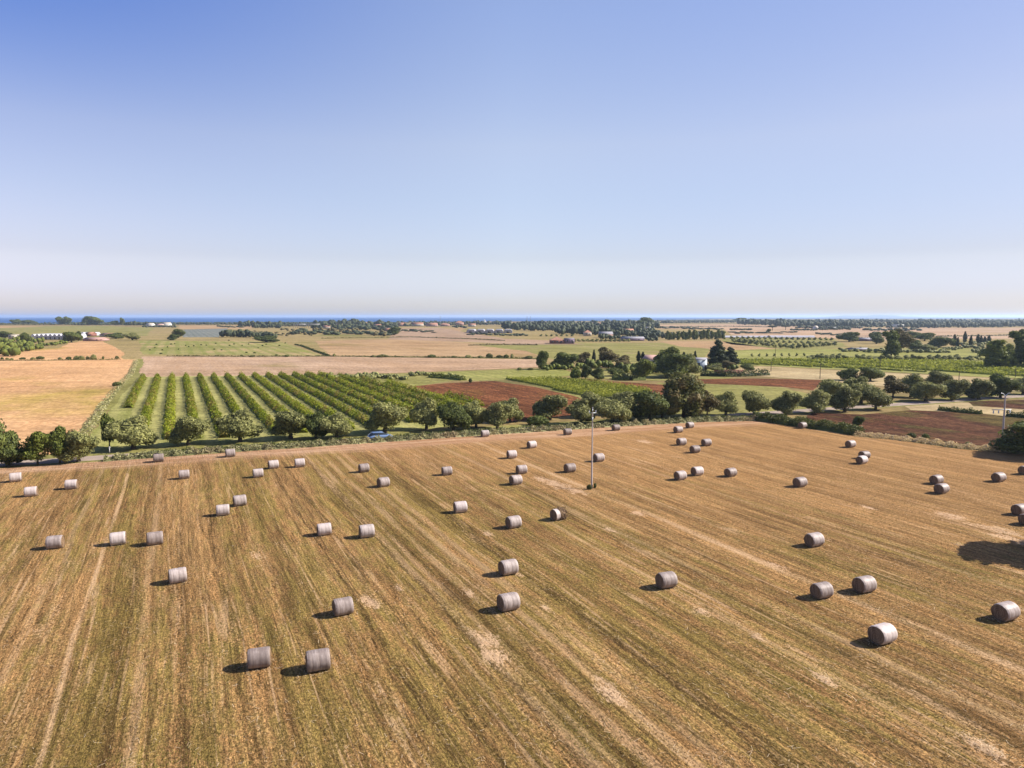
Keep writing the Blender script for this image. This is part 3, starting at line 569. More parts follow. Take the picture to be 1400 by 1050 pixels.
# ------------------------------------------------------------------ trees along the road, left to right
KN = {'olive': 'olive tree', 'dark': 'dark evergreen tree', 'mid': 'green leafy tree', 'brown': 'thin brownish tree', 'big': 'big tree'}
ROAD = [  # kind, x, y, w, h, variant, label
 ('dark', -14, 642, 46, 74, 0, 'dark tree cut by the left edge of the photo, at the field edge'),
 ('dark', 11, 638, 42, 46, 1, 'dark tree at the field edge, second from the left by the grey road'),
 ('mid', 52, 636, 34, 46, 0, 'see-through yellow-green tree with thin trunk before the grey road'),
 ('mid', 82, 634, 32, 50, 1, 'tall green tree with two-forked trunk before the grey road'),
 ('olive', 108, 632, 44, 44, 0, 'wide grey-green tree nearest the end of the visible grey road'),
 ('mid', 150, 612, 22, 46, 1, 'upright green tree rising behind the first broad olive'),
 ('olive', 182, 614, 56, 44, 1, 'broad olive left of the orchard, its crown over two dark lobes'),
 ('olive', 258, 609, 46, 40, 2, 'olive in front of the third orchard row, between two lone olives'),
 ('olive', 328, 604, 52, 42, 3, 'broad olive in front of the fifth and sixth orchard rows'),
 ('olive', 398, 600, 48, 38, 4, 'olive just left of the dark wide tree before the orchard'),
 ('dark', 432, 600, 28, 36, 1, 'narrow dark tree on the left flank of the dark wide tree'),
 ('olive', 460, 599, 44, 33, 1, 'low spreading tree left of the blue car'),
 ('olive', 527, 592, 52, 42, 2, 'rounded olive standing right behind the blue car'),
 ('olive', 583, 587, 40, 42, 3, 'olive right of the blue car, at the orchard corner'),
 ('dark', 620, 589, 42, 38, 2, 'dense dark-green tree at the tip of the ploughed red field'),
 ('olive', 651, 585, 34, 36, 0, 'slim olive squeezed between two denser trees below the red field'),
 ('olive', 680, 586, 36, 36, 4, 'round olive on the verge near the far hay bale'),
 ('olive', 697, 577, 34, 32, 1, 'olive set back behind the round verge olive, against red soil'),
 ('olive', 752, 574, 44, 34, 2, 'lone umbrella-shaped olive in front of the ploughed red field'),
 ('olive', 808, 570, 40, 34, 3, 'upper olive with its back to the bright vineyard'),
 ('olive', 794, 580, 36, 34, 0, 'olive immediately left of the tall pole top'),
 ('olive', 838, 579, 46, 32, 2, 'low round olive immediately right of the tall pole top'),
 ('olive', 852, 566, 40, 30, 4, 'olive behind the round one, right of the pole'),
 ('dark', 888, 575, 46, 40, 0, 'dark tree hugging the left foot of the biggest tree'),
 ('olive', 905, 572, 34, 26, 1, 'small olive in front of the biggest tree'),
 ('big', 935, 571, 76, 60, 0, 'biggest tree in the photo, broad brown-green crown by the road'),
 ('brown', 967, 570, 26, 36, 0, 'thin brownish tree leaning on the right of the biggest tree'),
 ('olive', 992, 568, 36, 32, 3, 'dark round olive, first right of the biggest tree'),
 ('olive', 1031, 567, 34, 32, 2, 'round olive standing at the corner of the mown field'),
 ('olive', 1075, 567, 34, 32, 0, 'single egg-shaped olive above the dark bramble hedge'),
 ('olive', 1115, 565, 36, 32, 1, 'egg-shaped olive with pale trunks above the lone bale at the hedge'),
 ('olive', 1136, 553, 40, 34, 4, 'back olive left of the wide dark olive by the road bend'),
 ('olive', 1155, 563, 42, 34, 3, 'widest dark olive, front of the clump right of centre'),
 ('olive', 1177, 552, 40, 36, 0, 'back olive of the clump, touching the dry strip'),
 ('olive', 1197, 560, 32, 30, 2, 'front olive at the right end of the clump by the grey road'),
 ('brown', 1221, 544, 28, 30, 0, 'brown-tinged olive behind the road at the right'),
 ('olive', 1245, 543, 34, 32, 1, 'taller olive right of the brown-tinged one'),
 ('olive', 1266, 549, 38, 27, 4, 'hemispherical olive closest to the road on the right'),
 ('olive', 1281, 531, 32, 24, 3, 'olive set back above the hemispherical roadside olive'),
 ('olive', 1302, 547, 38, 28, 2, 'olive with flat top left of the gap before the pole'),
 ('olive', 1338, 546, 36, 28, 0, 'rectangular-looking olive left of the right-hand pole'),
 ('dark', 1368, 544, 36, 32, 1, 'dark olive-like tree directly behind the right-hand pole head'),
 ('olive', 1398, 539, 32, 24, 1, 'olive cut by the right edge beyond the right-hand pole'),
 ('dark', 1160, 520, 26, 16, 2, 'dark low tree alone on the pale dry strip'),
 ('dark', 1190, 521, 28, 19, 0, 'dark twin-lobed tree on the dry strip below the vineyards'),
]
for k, x, y, w_, h_, v, lab in ROAD: tree(k, x, y, w_, h_, lab, variant=v)
# trees of the farm cluster and mid ground
MIDT = [
 ('dark', 741, 505, 15, 25, 0, 'small dark tree on a bare dark trunk, left of the farm trees'),
 ('dark', 772, 504, 34, 22, 1, 'dome-shaped dark tree left of the thin cypress'),
 ('brown', 797, 502, 24, 20, 0, 'brownish open-crowned tree beside the dome-shaped dark tree'),
 ('cypress', 812, 497, 5, 19, 0, 'thin cypress in the farm trees left of the brown tree'),
 ('brown', 829, 502, 26, 27, 0, 'tall brown sparse tree in the left of the farm trees'),
 ('brown', 852, 506, 24, 20, 0, 'low brownish tree between the tall brown tree and the big dome'),
 ('lime', 787, 517, 18, 14, 0, 'lime-yellow shrub by the left end of the farm trees'),
 ('dark', 801, 518, 14, 20, 2, 'dark rounded tree right of the lime-yellow shrub'),
 ('dark', 817, 519, 18, 16, 1, 'dark low tree with grey skirt near the lime-yellow shrub'),
 ('dark', 841, 514, 22, 11, 2, 'low dark bush in shade at the centre of the farm trees'),
 ('mid', 880, 519, 28, 28, 0, 'full green tree in front of the farmhouse gable'),
 ('cypress', 873, 494, 6, 14, 0, 'left one of two stubby cypresses behind the farm'),
 ('cypress', 879, 494, 6, 13, 0, 'right one of two stubby cypresses behind the farm'),
 ('mid', 914, 504, 36, 29, 1, 'tall rounded green treetop behind the farm hedge'),
 ('dark', 920, 516, 44, 32, 0, 'wide dark tree in the middle of the farm'),
 ('olive', 940, 513, 34, 28, 2, 'grey-green tree left of the pale blue house'),
 ('cypress', 935, 492, 6, 11, 0, 'stubby cypress showing over the wide farm trees'),
 ('cypress', 950, 502, 6, 22, 0, 'slim dark cypress at the corner of the pale blue house'),
 ('conifer', 981, 503, 27, 38, 0, 'tall tiered cedar right of the pale blue house'),
 ('conifer', 998, 501, 24, 26, 0, 'shorter cedar at the right shoulder of the tall one'),
 ('brown', 994, 506, 20, 13, 0, 'brownish shrub below the two cedars'),
 ('olive', 979, 508, 20, 10, 1, 'pale grey-green bush in front of the tall cedar'),
 ('dark', 1022, 507, 17, 10, 2, 'dark round bush alone right of the cedars'),
 ('dark', 244, 462, 16, 12, 0, 'dark tree at the left corner of the grey vegetable field'),
 ('dark', 237, 465, 14, 8, 1, 'low purple-dark bush beside the grey vegetable field'),
 ('dark', 364, 468, 30, 9, 1, 'low wide dark tree at the end of the striped green field'),
 ('dark', 539, 458, 17, 11, 2, 'round blue-dark tree at the right end of the terraced scrub'),
 ('dark', 1161, 467, 24, 13, 0, 'half-round dark tree by the far right farm'),
 ('dark', 1198, 470, 17, 16, 1, 'dark tree left of the tall two-toned trees'),
 ('tall', 1218, 488, 20, 36, 0, 'tall dark tree standing in the right vineyards'),
 ('brown', 1232, 482, 26, 32, 0, 'tall brown-lit tree beside the tall dark one in the vineyards'),
 ('dark', 1246, 464, 22, 11, 2, 'dark round tree behind the tall brown-lit tree'),
 ('mid', 1264, 466, 26, 11, 0, 'mid-green spreading tree beside the dark round one'),
 ('dark', 1250, 480, 24, 15, 1, 'blue-green round tree on the edge of the grey shrubs'),
 ('dark', 1284, 475, 26, 14, 0, 'dark block of tree between olive shrubs and cypresses'),
 ('olive', 1268, 481, 22, 10, 3, 'pale olive between the blue-green tree and the dark block'),
 ('mid', 1303, 475, 12, 12, 1, 'small green tree left of the cypresses'),
 ('cypress', 1305, 468, 4.5, 11, 0, 'first cypress from the left on the far right rise'),
 ('cypress', 1309, 476, 4.5, 15, 0, 'second cypress from the left, lower on the slope'),
 ('cypress', 1319, 468, 5, 15, 0, 'tallest cypress of the right-hand group'),
 ('cypress', 1327, 475, 5, 17, 0, 'fourth cypress, standing nearer than the tallest'),
 ('cypress', 1337, 469, 5.5, 12, 0, 'fifth cypress of the right-hand group'),
 ('cypress', 1341, 470, 5, 11, 0, 'sixth cypress, touching the fifth'),
 ('cypress', 1346, 470, 5, 10, 0, 'seventh and shortest cypress of the right-hand group'),
 ('cypress', 1352, 468, 5, 10, 0, 'last cypress, just left of the tall tree by the right edge'),
 ('tall', 1358, 503, 28, 38, 0, 'big leafy tree with dark left side near the right edge'),
 ('mid', 1376, 503, 24, 32, 1, 'bright-sided leafy tree between two tall trees at right edge'),
 ('tall', 1395, 501, 26, 50, 0, 'tallest tree at the right edge, high above the vineyard'),
 ('tall', 1418, 503, 30, 44, 0, 'tree mostly beyond the right edge behind the tallest one'),
 ('dark', 36, 472, 13, 17, 2, 'dark upright tree left of the white polytunnels'),
 ('dark', 7, 462, 16, 9, 1, 'dark tree at the left edge by the white shed'),
 ('dark', 98, 468, 20, 14, 0, 'dark tree in front of the white polytunnels'),
 ('dark', 107, 466, 10, 13, 1, 'taller dark peak of tree right before the polytunnel gap'),
 ('dark', 158, 463, 22, 8, 2, 'dark hedge-like tree right of the orange-roofed sheds'),
 ('olive', 181, 465, 20, 10, 1, 'grey-green tree at the end of the sheds'),
 ('dark', 23, 443.5, 14, 7, 1, 'left dark low tree against the sea'),
 ('dark', 40, 443.5, 17, 6, 2, 'second dark low tree against the sea'),
 ('mid', 83, 444, 11, 11, 0, 'left half of the tall tree pair against the sea'),
 ('mid', 92, 444, 12, 11, 1, 'right half of the tall tree pair against the sea'),
 ('dark', 121, 444.5, 16, 12, 0, 'peaked tree with highest tip against the sea'),
 ('mid', 132, 444.5, 14, 11, 0, 'rounder tree beside the peaked one against the sea'),
 ('dark', 157, 444.5, 12, 6, 1, 'low dark tree left of the coastal grove'),
 ('mid', 167, 444.5, 7, 10, 1, 'pointed tree left of the coastal grove'),
 ('dark', 883, 447, 20, 13, 0, 'tallest rounded tree in the far village'),
 ('dark', 875, 448, 16, 10, 1, 'left neighbour of the tallest village tree'),
 ('umbrella', 1056, 452, 11, 7, 0, 'left flat-topped pine in the far straw field'),
 ('umbrella', 1074, 451, 11, 6, 0, 'right flat-topped pine in the far straw field'),
 ('dark', 1051, 454.5, 6, 5, 2, 'small dark tree beneath the flat-topped pines'),
 ('dark', 1012, 440.5, 14, 6, 0, 'round dark tree on the horizon, right of centre'),
 ('dark', 1026, 440.5, 6, 5, 1, 'small tree beside the round one on the horizon'),
]
for k, x, y, w_, h_, v, lab in MIDT: tree(k, x, y, w_, h_, lab, variant=v, cat='shrub' if 'shrub' in lab or 'bush' in lab else 'tree')
# trees at the right edge in the near field
tree('edge', 0, 0, 0, 0, 'dark tree at the right edge casting shade on the mown field', world=Vector((53.2, 61.5, 0)), wm=9.2, hm=7.4, rz=.6, variant=0)
tree('dark', 0, 0, 0, 0, 'big dark bush at the right edge beside the second pole', world=G(1414, 622), wm=9.0, hm=5.0, rz=2, cat='bush')
tree('dark', 1187-14, 583, 14, 14, 'small dark bush on the edge of the weedy brown field', variant=0, cat='bush', name='shrub')
# small shrubs
def shrubrow(items, grp, lab, kinds=('shrub0', 'shrub1', 'shrub2')):
    for i, it in enumerate(items):
        x, y, w_, h_ = it; tree(random.choice(kinds), x, y, w_, h_, lab.format(nth(i)), cat='shrub', group=grp)
shrubrow([(3, 491.5, 5, 3), (10, 491.5, 5, 2.4), (16, 492, 5, 2.4), (31, 491.5, 8, 3), (45, 491.5, 6, 3), (55, 491, 10, 4), (82, 491.5, 5, 3), (94, 491.5, 7, 4), (105, 491.5, 8, 5), (111, 491.5, 9, 5), (120, 491, 5, 4), (128, 491, 8, 6.5), (141, 491, 4, 4), (160, 490.5, 5, 4)],
         'shrubs along the top of the wheat field', '{} shrub from the left along the top of the wheat field')
shrubrow([(345, 488, 8, 2.4), (392, 488, 9, 3), (457, 487.5, 5, 4), (510, 488.5, 7, 3), (523, 488.5, 16, 4), (590, 488.8, 14, 4), (620, 489, 9, 2.5), (640, 489, 12, 3.5), (656, 489.2, 9, 3), (669, 489.2, 9, 6), (683, 489.5, 9, 4), (692, 489.5, 7, 5), (700, 489.5, 6, 5.5), (723, 490.5, 14, 4)],
         'shrubs along the middle field boundary', '{} shrub from the left on the boundary between the two tan fields')
shrubrow([(160+31*0.0, 528, 12, 6), (735, 581, 28, 13), (1150, 590-7, 8, 6), (805.5, 669.5, 7, 7), (1265, 601, 10, 8), (1246, 598, 12, 6), (1323, 609, 7, 5), (762, 504, 8, 5), (710, 506, 9, 3.4), (725, 506, 8, 3), (643, 523, 6, 6)],
         'lone shrubs on verges', '{} lone shrub from a list of verge bushes')
tree('shrub0', 813.5, 667.5, 4.5, 7, 'thin dark weed leaning right at the foot of the tall pole', cat='weed', name='weed')
for o in [o for o in sc.objects if o.get('group') == 'lone shrubs on verges']: del o['group']
LS = [o for o in sc.objects if 'lone shrub from a list' in str(o.get('label', ''))]
for o, l in zip(LS, ['dark bush on the ragged edge between wheat and orchard', 'wide grey-green bush below the lone umbrella-shaped olive', 'small bush at the left tip of the weedy brown field',
    'clump of yellow-green weeds at the foot of the tall pole', 'green weed bush on the dry bank below the brown field', 'low green bush left of the weed bush on the dry bank', 'small green bush on the dry bank near the right-hand pole',
    'low bush right of the small tree on a bare trunk', 'left of two dark tufts on the green strip', 'right of two dark tufts on the green strip', 'little bush at the top edge of the ploughed red field']): o['label'] = l
# scattered dark shrubs of the striped field
dots = [(5, 479), (12, 476), (20, 484), (22, 479), (29, 475), (44, 478), (54, 473), (58, 474.5), (65, 473.5), (75, 472), (82, 472.5), (93, 478), (103, 479), (113, 466), (114, 472.8), (120, 471), (131, 473), (140, 471), (153, 476), (159, 473), (164, 471.5), (137, 482.5), (148, 483), (182, 473), (190, 469.5), (178, 486), (130, 486.5), (145, 487.5), (95+0, 470), (34, 471), (14, 471.5), (39, 470.5)]
dots.sort()
for i, (x, y) in enumerate(dots):
    tree('shrub2', 200+x, y, 2.6 if y < 481 else 4, 1.6, f'{nth(i)} small dark shrub from the left, dotted on the striped green field', cat='shrub', group='shrubs dotted on the striped field')
# olive grove far right: front row, then back row, each tree its own
fr = [(1004, 468.6), (1011.4, 469.3), (1018.6, 470), (1026.4, 471), (1035, 472), (1042, 472.9), (1050, 474), (1058, 475), (1067, 475.7), (1075, 476), (1083.5, 477), (1092, 476.4), (1100, 476), (1108.6, 475), (1117, 474), (1125.7, 473.4), (1133, 473), (1141, 472.4)]
for i, (x, y) in enumerate(fr): tree('smallolive', x, y, 7.5, 7.5 if i < 14 else 5.5, f'{nth(i)} tree from the left in the front row of the far grove', group='front row of the far olive grove')
for i in range(19): tree('smallolive', 1000+i*7.6, 463.4+i*.12, 5, 4.2, f'{nth(i)} tree from the left in the back row of the far grove', group='back row of the far olive grove')
for i in range(16): tree('smallolive', 1006+i*8.2, 467+i*.25, 5, 4.2, f'{nth(i)} tree from the left in the middle row of the far grove', group='middle row of the far olive grove')
for i in range(8): tree('smallolive', 1028+i*10.2, 488-.1*i, 3.4, 5, f'{nth(i)} sapling from the left in the pasture above the vineyards', group='saplings above the right vineyards', name='sapling')
xs = [1110, 1117, 1124, 1131, 1139, 1148, 1156, 1173, 1181, 1190, 1205, 1216, 1228, 1240, 1248, 1259, 1272, 1281, 1290, 1300, 1309, 1325, 1338]
for i, x in enumerate(xs): tree('smallolive', x, 491.5 + (i > 7)*1.2, 10 if i % 3 else 13, 6.5+(i % 3), f'{nth(i)} round grey bush from the left in the line above the vineyards', cat='bush', group='line of round bushes above the right vineyards', name='bush')
for i in range(13): tree('smallolive', 785+i*6.2, 467.2, 6, 4, f'{nth(i)} tree from the left in the low grey row by the far red house', group='low grey tree row by the far red house')
for i in range(7): tree('smallolive', 740+i*7, 460, 4, 3.2, f'{nth(i)} little tree from the left in the line behind the red house', group='line of little trees behind the red house')
for i in range(16): tree('tall' if i % 2 else 'dark', 912+i*5.1+random.uniform(-1, 1), 465-.08*i, 5.4, random.uniform(10, 14), f'{nth(i)} tree from the left in the tall windbreak beyond the farm', group='tall windbreak beyond the farm')
# ------------------------------------------------------------------ far woods (single masses)
def low_crown(rg):
    mb = MB(); 
    for i in range(4):
        a = rg.uniform(0, 6.28); mb.blob((2*math.cos(a), 2*math.sin(a), rg.uniform(2.5, 4.5)), (2.6, 2.6, rg.uniform(2.0, 3.0)), 8, 5, .22, rg)
    return mb
def wood(name, segs, mat, label, seed=0):
    """segs: (x0, y0, x1, y1, hmin, hmax, spacing px, depth px)"""
    rg = np.random.default_rng(seed); out = MB(); ps = []
    for _ in range(5):
        lc = low_crown(rg); ps.append((np.concatenate(lc.v), {k: np.concatenate(f) for k, f in lc.f.items()}))
    for (x0, y0, x1, y1, h0, h1, spc, dp) in segs:
        spc *= .5; n = max(1, int(abs(x1-x0)/spc))
        for i in range(n):
            t = (i+rg.uniform(-.3, .3))/n; x = x0+(x1-x0)*t; y = y0+(y1-y0)*t+rg.uniform(-dp, dp); p = G(x, max(434.5, y)); s = m_per_px(max(434.5, y))
            h = rg.uniform(h0, h1)*s; h *= 1.12; wd = max(spc*2.0, h/s*1.0)*s
            V, F = ps[rg.integers(5)]; a = rg.uniform(0, 6.28); c, sn = math.cos(a), math.sin(a)
            Q = V@np.array([[c, sn, 0], [-sn, c, 0], [0, 0, 1]])*np.array([wd/8.5, wd/8.5, h/7.2])+np.array([p.x, p.y, 0])
            base = out.n; out.v.append(Q)
            for k, f in F.items(): out.f.setdefault(k, []).append(f+base)
            out.n += len(Q)
    o = out.build(name, M[mat]); return tag(o, label, 'wood', kind='stuff')
wood('coastal_woods', [(-80, 444, 155, 444, 1.8, 3, 4, .2), (100, 444.5, 520, 443.2, 2.2, 3.6, 4, .3), (172, 445, 205, 445, 3.5, 6, 4, .3), (204, 445.5, 240, 446, 2.5, 5, 4, .4), (198, 447.4, 242, 447.6, 1.5, 3.2, 6, .3), (60, 441.5, 520, 441.3, .8, 1.5, 4, .1)], 'far', 'dark strip of coastal woods below the sea on the left', 1)
wood('middle_woods', [(330, 446.5, 384, 447, 5, 7.5, 4, .4), (346, 448.5, 384, 448.5, 4, 6, 5, .3), (384, 446, 430, 446, 2.5, 4, 4, .4)], 'far', 'dense dark wood behind the terraced scrub', 2)
wood('windbreak_trees', [(304, 461, 346, 461, 7, 10, 5, .3), (348, 462, 378, 463, 6, 9, 5, .4)], 'far', 'thick dark windbreak right of the grey vegetable field', 3)
wood('village_woods', [(430, 446, 490, 445, 6, 9, 5, .6), (490, 446, 545, 446, 5, 8, 5, .6), (400, 456, 545, 458, 3, 6, 13, 1.6), (460, 450, 540, 452, 3, 6, 10, 1.2), (540, 446, 640, 444, 2.5, 5, 5, .6), (430, 449, 545, 448, 4, 7, 10, 1.0), (545, 441.5, 700, 441, 1.5, 3, 4, .4), (640, 444, 700, 444, 3, 5, 5, .5)], 'far', 'trees mixed with village houses left of centre', 4)
wood('field_trees', [(640, 458, 722, 459, 1.5, 3.5, 8, .8), (905, 449, 990, 451, 1.5, 3, 8, .6), (1000, 455.5, 1090, 455, 1.2, 2.4, 12, 1), (1180, 452, 1260, 452, 2, 4, 8, .8), (548, 452, 600, 455, 1.2, 2.6, 10, 1), (1120, 457, 1165, 460, 1.5, 3, 9, 1), (300, 447, 335, 448, 1, 2.4, 6, .4), (1195, 457, 1250, 458, 2, 4, 8, .8), (620, 447.5, 640, 449, 2, 4, 6, .8), (1090, 449, 1180, 449.5, 2, 4, 6, .6)], 'far', 'small dark trees strung along the far field boundaries', 45)
wood('scrub', [(385, 452, 430, 458, 2, 4, 5, 2.5), (345, 455, 400, 459, 1.5, 3, 6, 2), (430, 453, 545, 458, 2.5, 5, 7, 3)], 'brownish', 'mottled brown scrub below the white-roofed canopies', 44)
wood('parkland', [(690, 450, 740, 452, 7, 10, 6, 1), (700, 446, 860, 445, 4, 7, 5, .8), (735, 452, 760, 452, 5, 8, 6, .6), (760, 456, 830, 458, 7, 12, 7, 1.2), (800, 450, 880, 452, 5, 9, 6, 1.5), (835, 459, 905, 460, 6, 9, 7, 1.5), (740, 448, 900, 449, 5, 9, 5, 1.5), (770, 455, 900, 455, 5, 9, 7, 2), (905, 461, 990, 458, 3, 6, 5, 1.5), (880, 462, 985, 461, 5, 8, 6, .8), (860, 446, 900, 446, 5, 8, 5, .6), (820, 463, 900, 466, 4, 7, 7, .8)], 'far', 'wide band of trees around the far houses in the centre', 5)
wood('horizon_woods', [(890, 442, 1010, 441, 2, 3.4, 4, .3), (1010, 443.5, 1190, 446, 5, 8, 5, .8), (1060, 446, 1190, 447, 5, 8, 5, .6), (1150, 446, 1300, 445, 4, 7, 5, .8), (1240, 448, 1480, 446, 5, 8, 5.5, 1.2), (1250, 445, 1480, 443.5, 4, 6, 5, .8), (1300, 441, 1480, 440.5, 3, 4.5, 5, .6), (1010, 441.5, 1480, 441, 3, 5, 4, .8), (1190, 447, 1480, 446, 3, 6, 6, 1.5), (900, 439, 1500, 438.6, 1, 2, 4, .15)], 'far', 'long blue-dark wood along the horizon on the right', 6)
wood('hedge_trees', [(1082, 452, 1118, 452, 2, 3, 4, .2), (1000, 451.5, 1030, 451.5, 2, 2.6, 5, .2), (1120, 451, 1165, 451, 2.5, 4, 6, .5)], 'far', 'dark hedge trees across the far straw field', 7)
wood('thicket', [(-60, 486, 28, 487, 9, 15, 9, 1.5), (-60, 478, 50, 478, 8, 12, 9, 3), (20, 482, 62, 478, 5, 9, 8, 1.5), (50, 474, 92, 471, 3, 6, 7, 1.0), (0, 468, 60, 468, 4, 7, 7, 1.5)], 'mid', 'olive-green thicket at the left edge below the polytunnels', 8)
wood('undergrowth', [(745, 506, 800, 505, 5, 9, 9, 1.0), (800, 503, 860, 505, 7, 12, 10, 1.5), (850, 509, 900, 511, 8, 14, 10, 1.5), (895, 509, 958, 510, 8, 14, 11, 2), (965, 503, 1010, 506, 5, 9, 9, 1.5)], 'mid', 'dense garden undergrowth filling the gaps between the farm trees', 31)
wood('grey_shrubbery', [(450, 516, 540, 519, 4, 7, 8, 2.2), (500, 514, 560, 520, 4, 6, 8, 2), (560, 513, 630, 517, 4, 6, 7, 1.2), (860, 517, 840, 518, 5, 8, 9, 1)], 'olive', 'grey-green scrub behind the upper corner of the orchard', 9)
wood('garden_scrub', [(1290, 478, 1350, 476, 3, 5, 7, 1.5), (1310, 472, 1352, 471, 3, 5, 7, 1), (1150, 480, 1300, 483, 3, 5, 8, 1.2), (1330, 482, 1355, 482, 4, 6, 7, 1)], 'olive', 'low grey garden scrub around the cypresses', 10)
# ------------------------------------------------------------------ hedges, crop rows
def strip_leaves(mb, pts, width, h0, h1, per_m, size, rg, z=.04, core=False, lump=3.0):
    for a, b in zip(pts[:-1], pts[1:]):
        L = (b-a).length; n = int(L*per_m)
        if n < 1: continue
        t = rg.uniform(0, 1, n); d = (b-a)/L; nn = np.array([-d.y, d.x, 0.])
        s = t*L; ph = a.x*.7
        hh = (h0+(h1-h0)*(.5+.5*np.sin(s*2*np.pi/lump+ph)*np.cos(s*.37+ph*.3)))*rg.uniform(.8, 1.1, n)
        ang = rg.uniform(0, np.pi, n); rr = rg.uniform(.7, 1.05, n)
        off = np.cos(ang)*width*.5*rr*(.72+.28*np.sin(s*2*np.pi/lump+ph)*np.cos(s*.9)); zz = np.sin(ang)*hh*rr
        P = np.array(a)[None]+np.outer(s, np.array(d))+off[:, None]*nn; P[:, 2] = z+np.maximum(zz, .03)
        out = np.outer(np.cos(ang), nn)+np.outer(np.sin(ang), [0, 0, 1.])
        mb.leaves(P, out*.6+rg.normal(size=(n, 3))*.4, size, rg)
        if core:
            k = max(2, int(L/lump*3)); V = []
            for i in range(k+1):
                q = a+d*(L*i/k); sc_ = .72+.12*rg.uniform(-1, 1)
                for aa in np.linspace(0, np.pi, 6):
                    V.append((q.x+nn[0]*math.cos(aa)*width*.5*sc_, q.y+nn[1]*math.cos(aa)*width*.5*sc_, z-.02+math.sin(aa)*h0*.88*sc_))
            F = [[i*6+j, i*6+j+1, (i+1)*6+j+1, (i+1)*6+j] for i in range(k) for j in range(5)]
            mb.add(V, F)
def poly_clip(poly, p0, d):
    """intervals of t where p0 + d t lies inside the polygon"""
    ts = []
    for i in range(len(poly)):
        a, b = poly[i], poly[(i+1) % len(poly)]; e = b-a; den = d.x*e.y-d.y*e.x
        if abs(den) < 1e-9: continue
        w0 = a-p0; t = (w0.x*e.y-w0.y*e.x)/den; s = (w0.x*d.y-w0.y*d.x)/den
        if 0 <= s < 1: ts.append(t)
    ts.sort(); return list(zip(ts[::2], ts[1::2]))
def rows(name, poly, u0, du, ks, width, h0, h1, per_m, size, mat, label, group, cat='hedge', seed=5, lump=3, core=True, z=.04):
    W = [G(*p) for p in poly]; rg = np.random.default_rng(seed); cnt = 0
    for k in ks:
        p0 = DU*(u0+k*du); iv = poly_clip(W, p0, DV)
        mb = MB()
        for t0, t1 in iv:
            if t1-t0 < 3: continue
            n = max(2, int((t1-t0)/12)); pts = [p0+DV*(t0+(t1-t0)*i/n)+DU*rg.uniform(-.12, .12) for i in range(n+1)]
            strip_leaves(mb, pts, width, h0, h1, per_m, size, rg, z, core, lump)
        if mb.n: tag(mb.build(name, M[mat]), label.format(nth(cnt)), cat, group); cnt += 1
OP = [(196, 516.5), (440, 512.5), (560, 528), (658, 555), (640, 568), (540, 582), (450, 590), (310, 599), (205, 602), (168, 548)]
rows('orchard_row', OP, u_of(235, 515), 4.4, range(-3, 16), 2.4, 1.0, 2.0, 46, .32, 'orch', '{} orchard row from the left, a long line of low fruit trees', 'rows of the orchard', lump=2.6)  # fruit trees, not a hedge: each orchard row is merged into one mesh
VP_ = [(690, 518.5), (760, 517.5), (835, 525), (890, 534.5), (866, 545.5), (805, 544), (745, 530)]
rows('vine_row', VP_, u_of(785, 541)-2, 2.3, range(0, 16), 1.1, .8, 1.3, 16, .38, 'vine', '{} vine row, counted from the red field, in the small bright vineyard', 'vine rows of the small bright vineyard', seed=6, lump=1.6)  # vines, not hedges: the plants of each row share one mesh
RV = [(1008, 493.5), (1060, 491), (1500, 494), (1600, 512), (1400, 515), (1200, 506), (1060, 499.5), (1010, 498)]
rows('vine_row', RV, u_of(1200, 505), 3.3, [k for k in range(-16, 24) if k not in (2, 3, 8)], 1.2, .8, 1.2, 5, .7, 'vine', '{} vine row, counted from the near side, in the long green vineyard on the right', 'vine rows of the right vineyard', seed=7, lump=2.0)
def hedge(name, pxs, width, h0, h1, per_m, size, mat, label, seed=3, core=False, lump=3.0, z=.04, cat='hedge'):
    rg = np.random.default_rng(seed); mb = MB(); P = [G(*p) for p in pxs]
    strip_leaves(mb, P, width, h0, h1, per_m, size, rg, z, core, lump); return tag(mb.build(name, M[mat]), label, cat)
FE = [(142, 631), (200, 626.5), (300, 619), (440, 610), (640, 596.5), (840, 583.5), (960, 577), (1038, 575.5)]
hedge('roadside_hedge', [(x, y-.5) for x, y in FE], 2.2, .5, 1.2, 130, .26, 'verge', 'long pale weedy hedge between the mown field and the road', 11, True, 2.2)
hedge('low_hedge', [(x, y-4.2) for x, y in FE[1:]], 2.4, .3, .8, 60, .28, 'vergedark', 'lower green band of weeds behind the pale hedge', 12, False, 3.1)
hedge('bramble_hedge', [(1030, 574), (1060, 577.5), (1100, 583.5), (1140, 588.5), (1176, 595)], 4.2, 1.2, 2.0, 200, .3, 'vergedark', 'thick dark bramble hedge at the corner of the mown field', 13, True, 4)
hedge('dry_grass_bank', [(1165, 594), (1210, 599), (1260, 604.5), (1310, 611.5), (1368, 617)], 3.2, .4, .9, 150, .22, 'drygrass', 'bank of pale dry grass between mown field and brown field', 14, False, 2.2, cat='grass bank')
hedge('farm_hedge', [(958, 514), (990, 515), (1018, 514.5), (1050, 513)], 3.0, 1.6, 2.6, 50, .45, 'vergedark', 'dark clipped hedge below the pale blue house', 15, True, 6)
hedge('garden_hedge', [(838, 519), (862, 520), (880, 519.5)], 4.0, 2.0, 3.0, 50, .45, 'mid', 'row of light green garden shrubs left of the farm', 16, True, 4)
hedge('boundary_hedge', [(228, 487.2), (340, 487.8), (450, 487.4), (600, 489), (700, 490), (735, 491)], 1.2, .3, .8, 8, .6, 'vergedark', 'thin dark hedge line between the two tan fields', 17, True, 9)
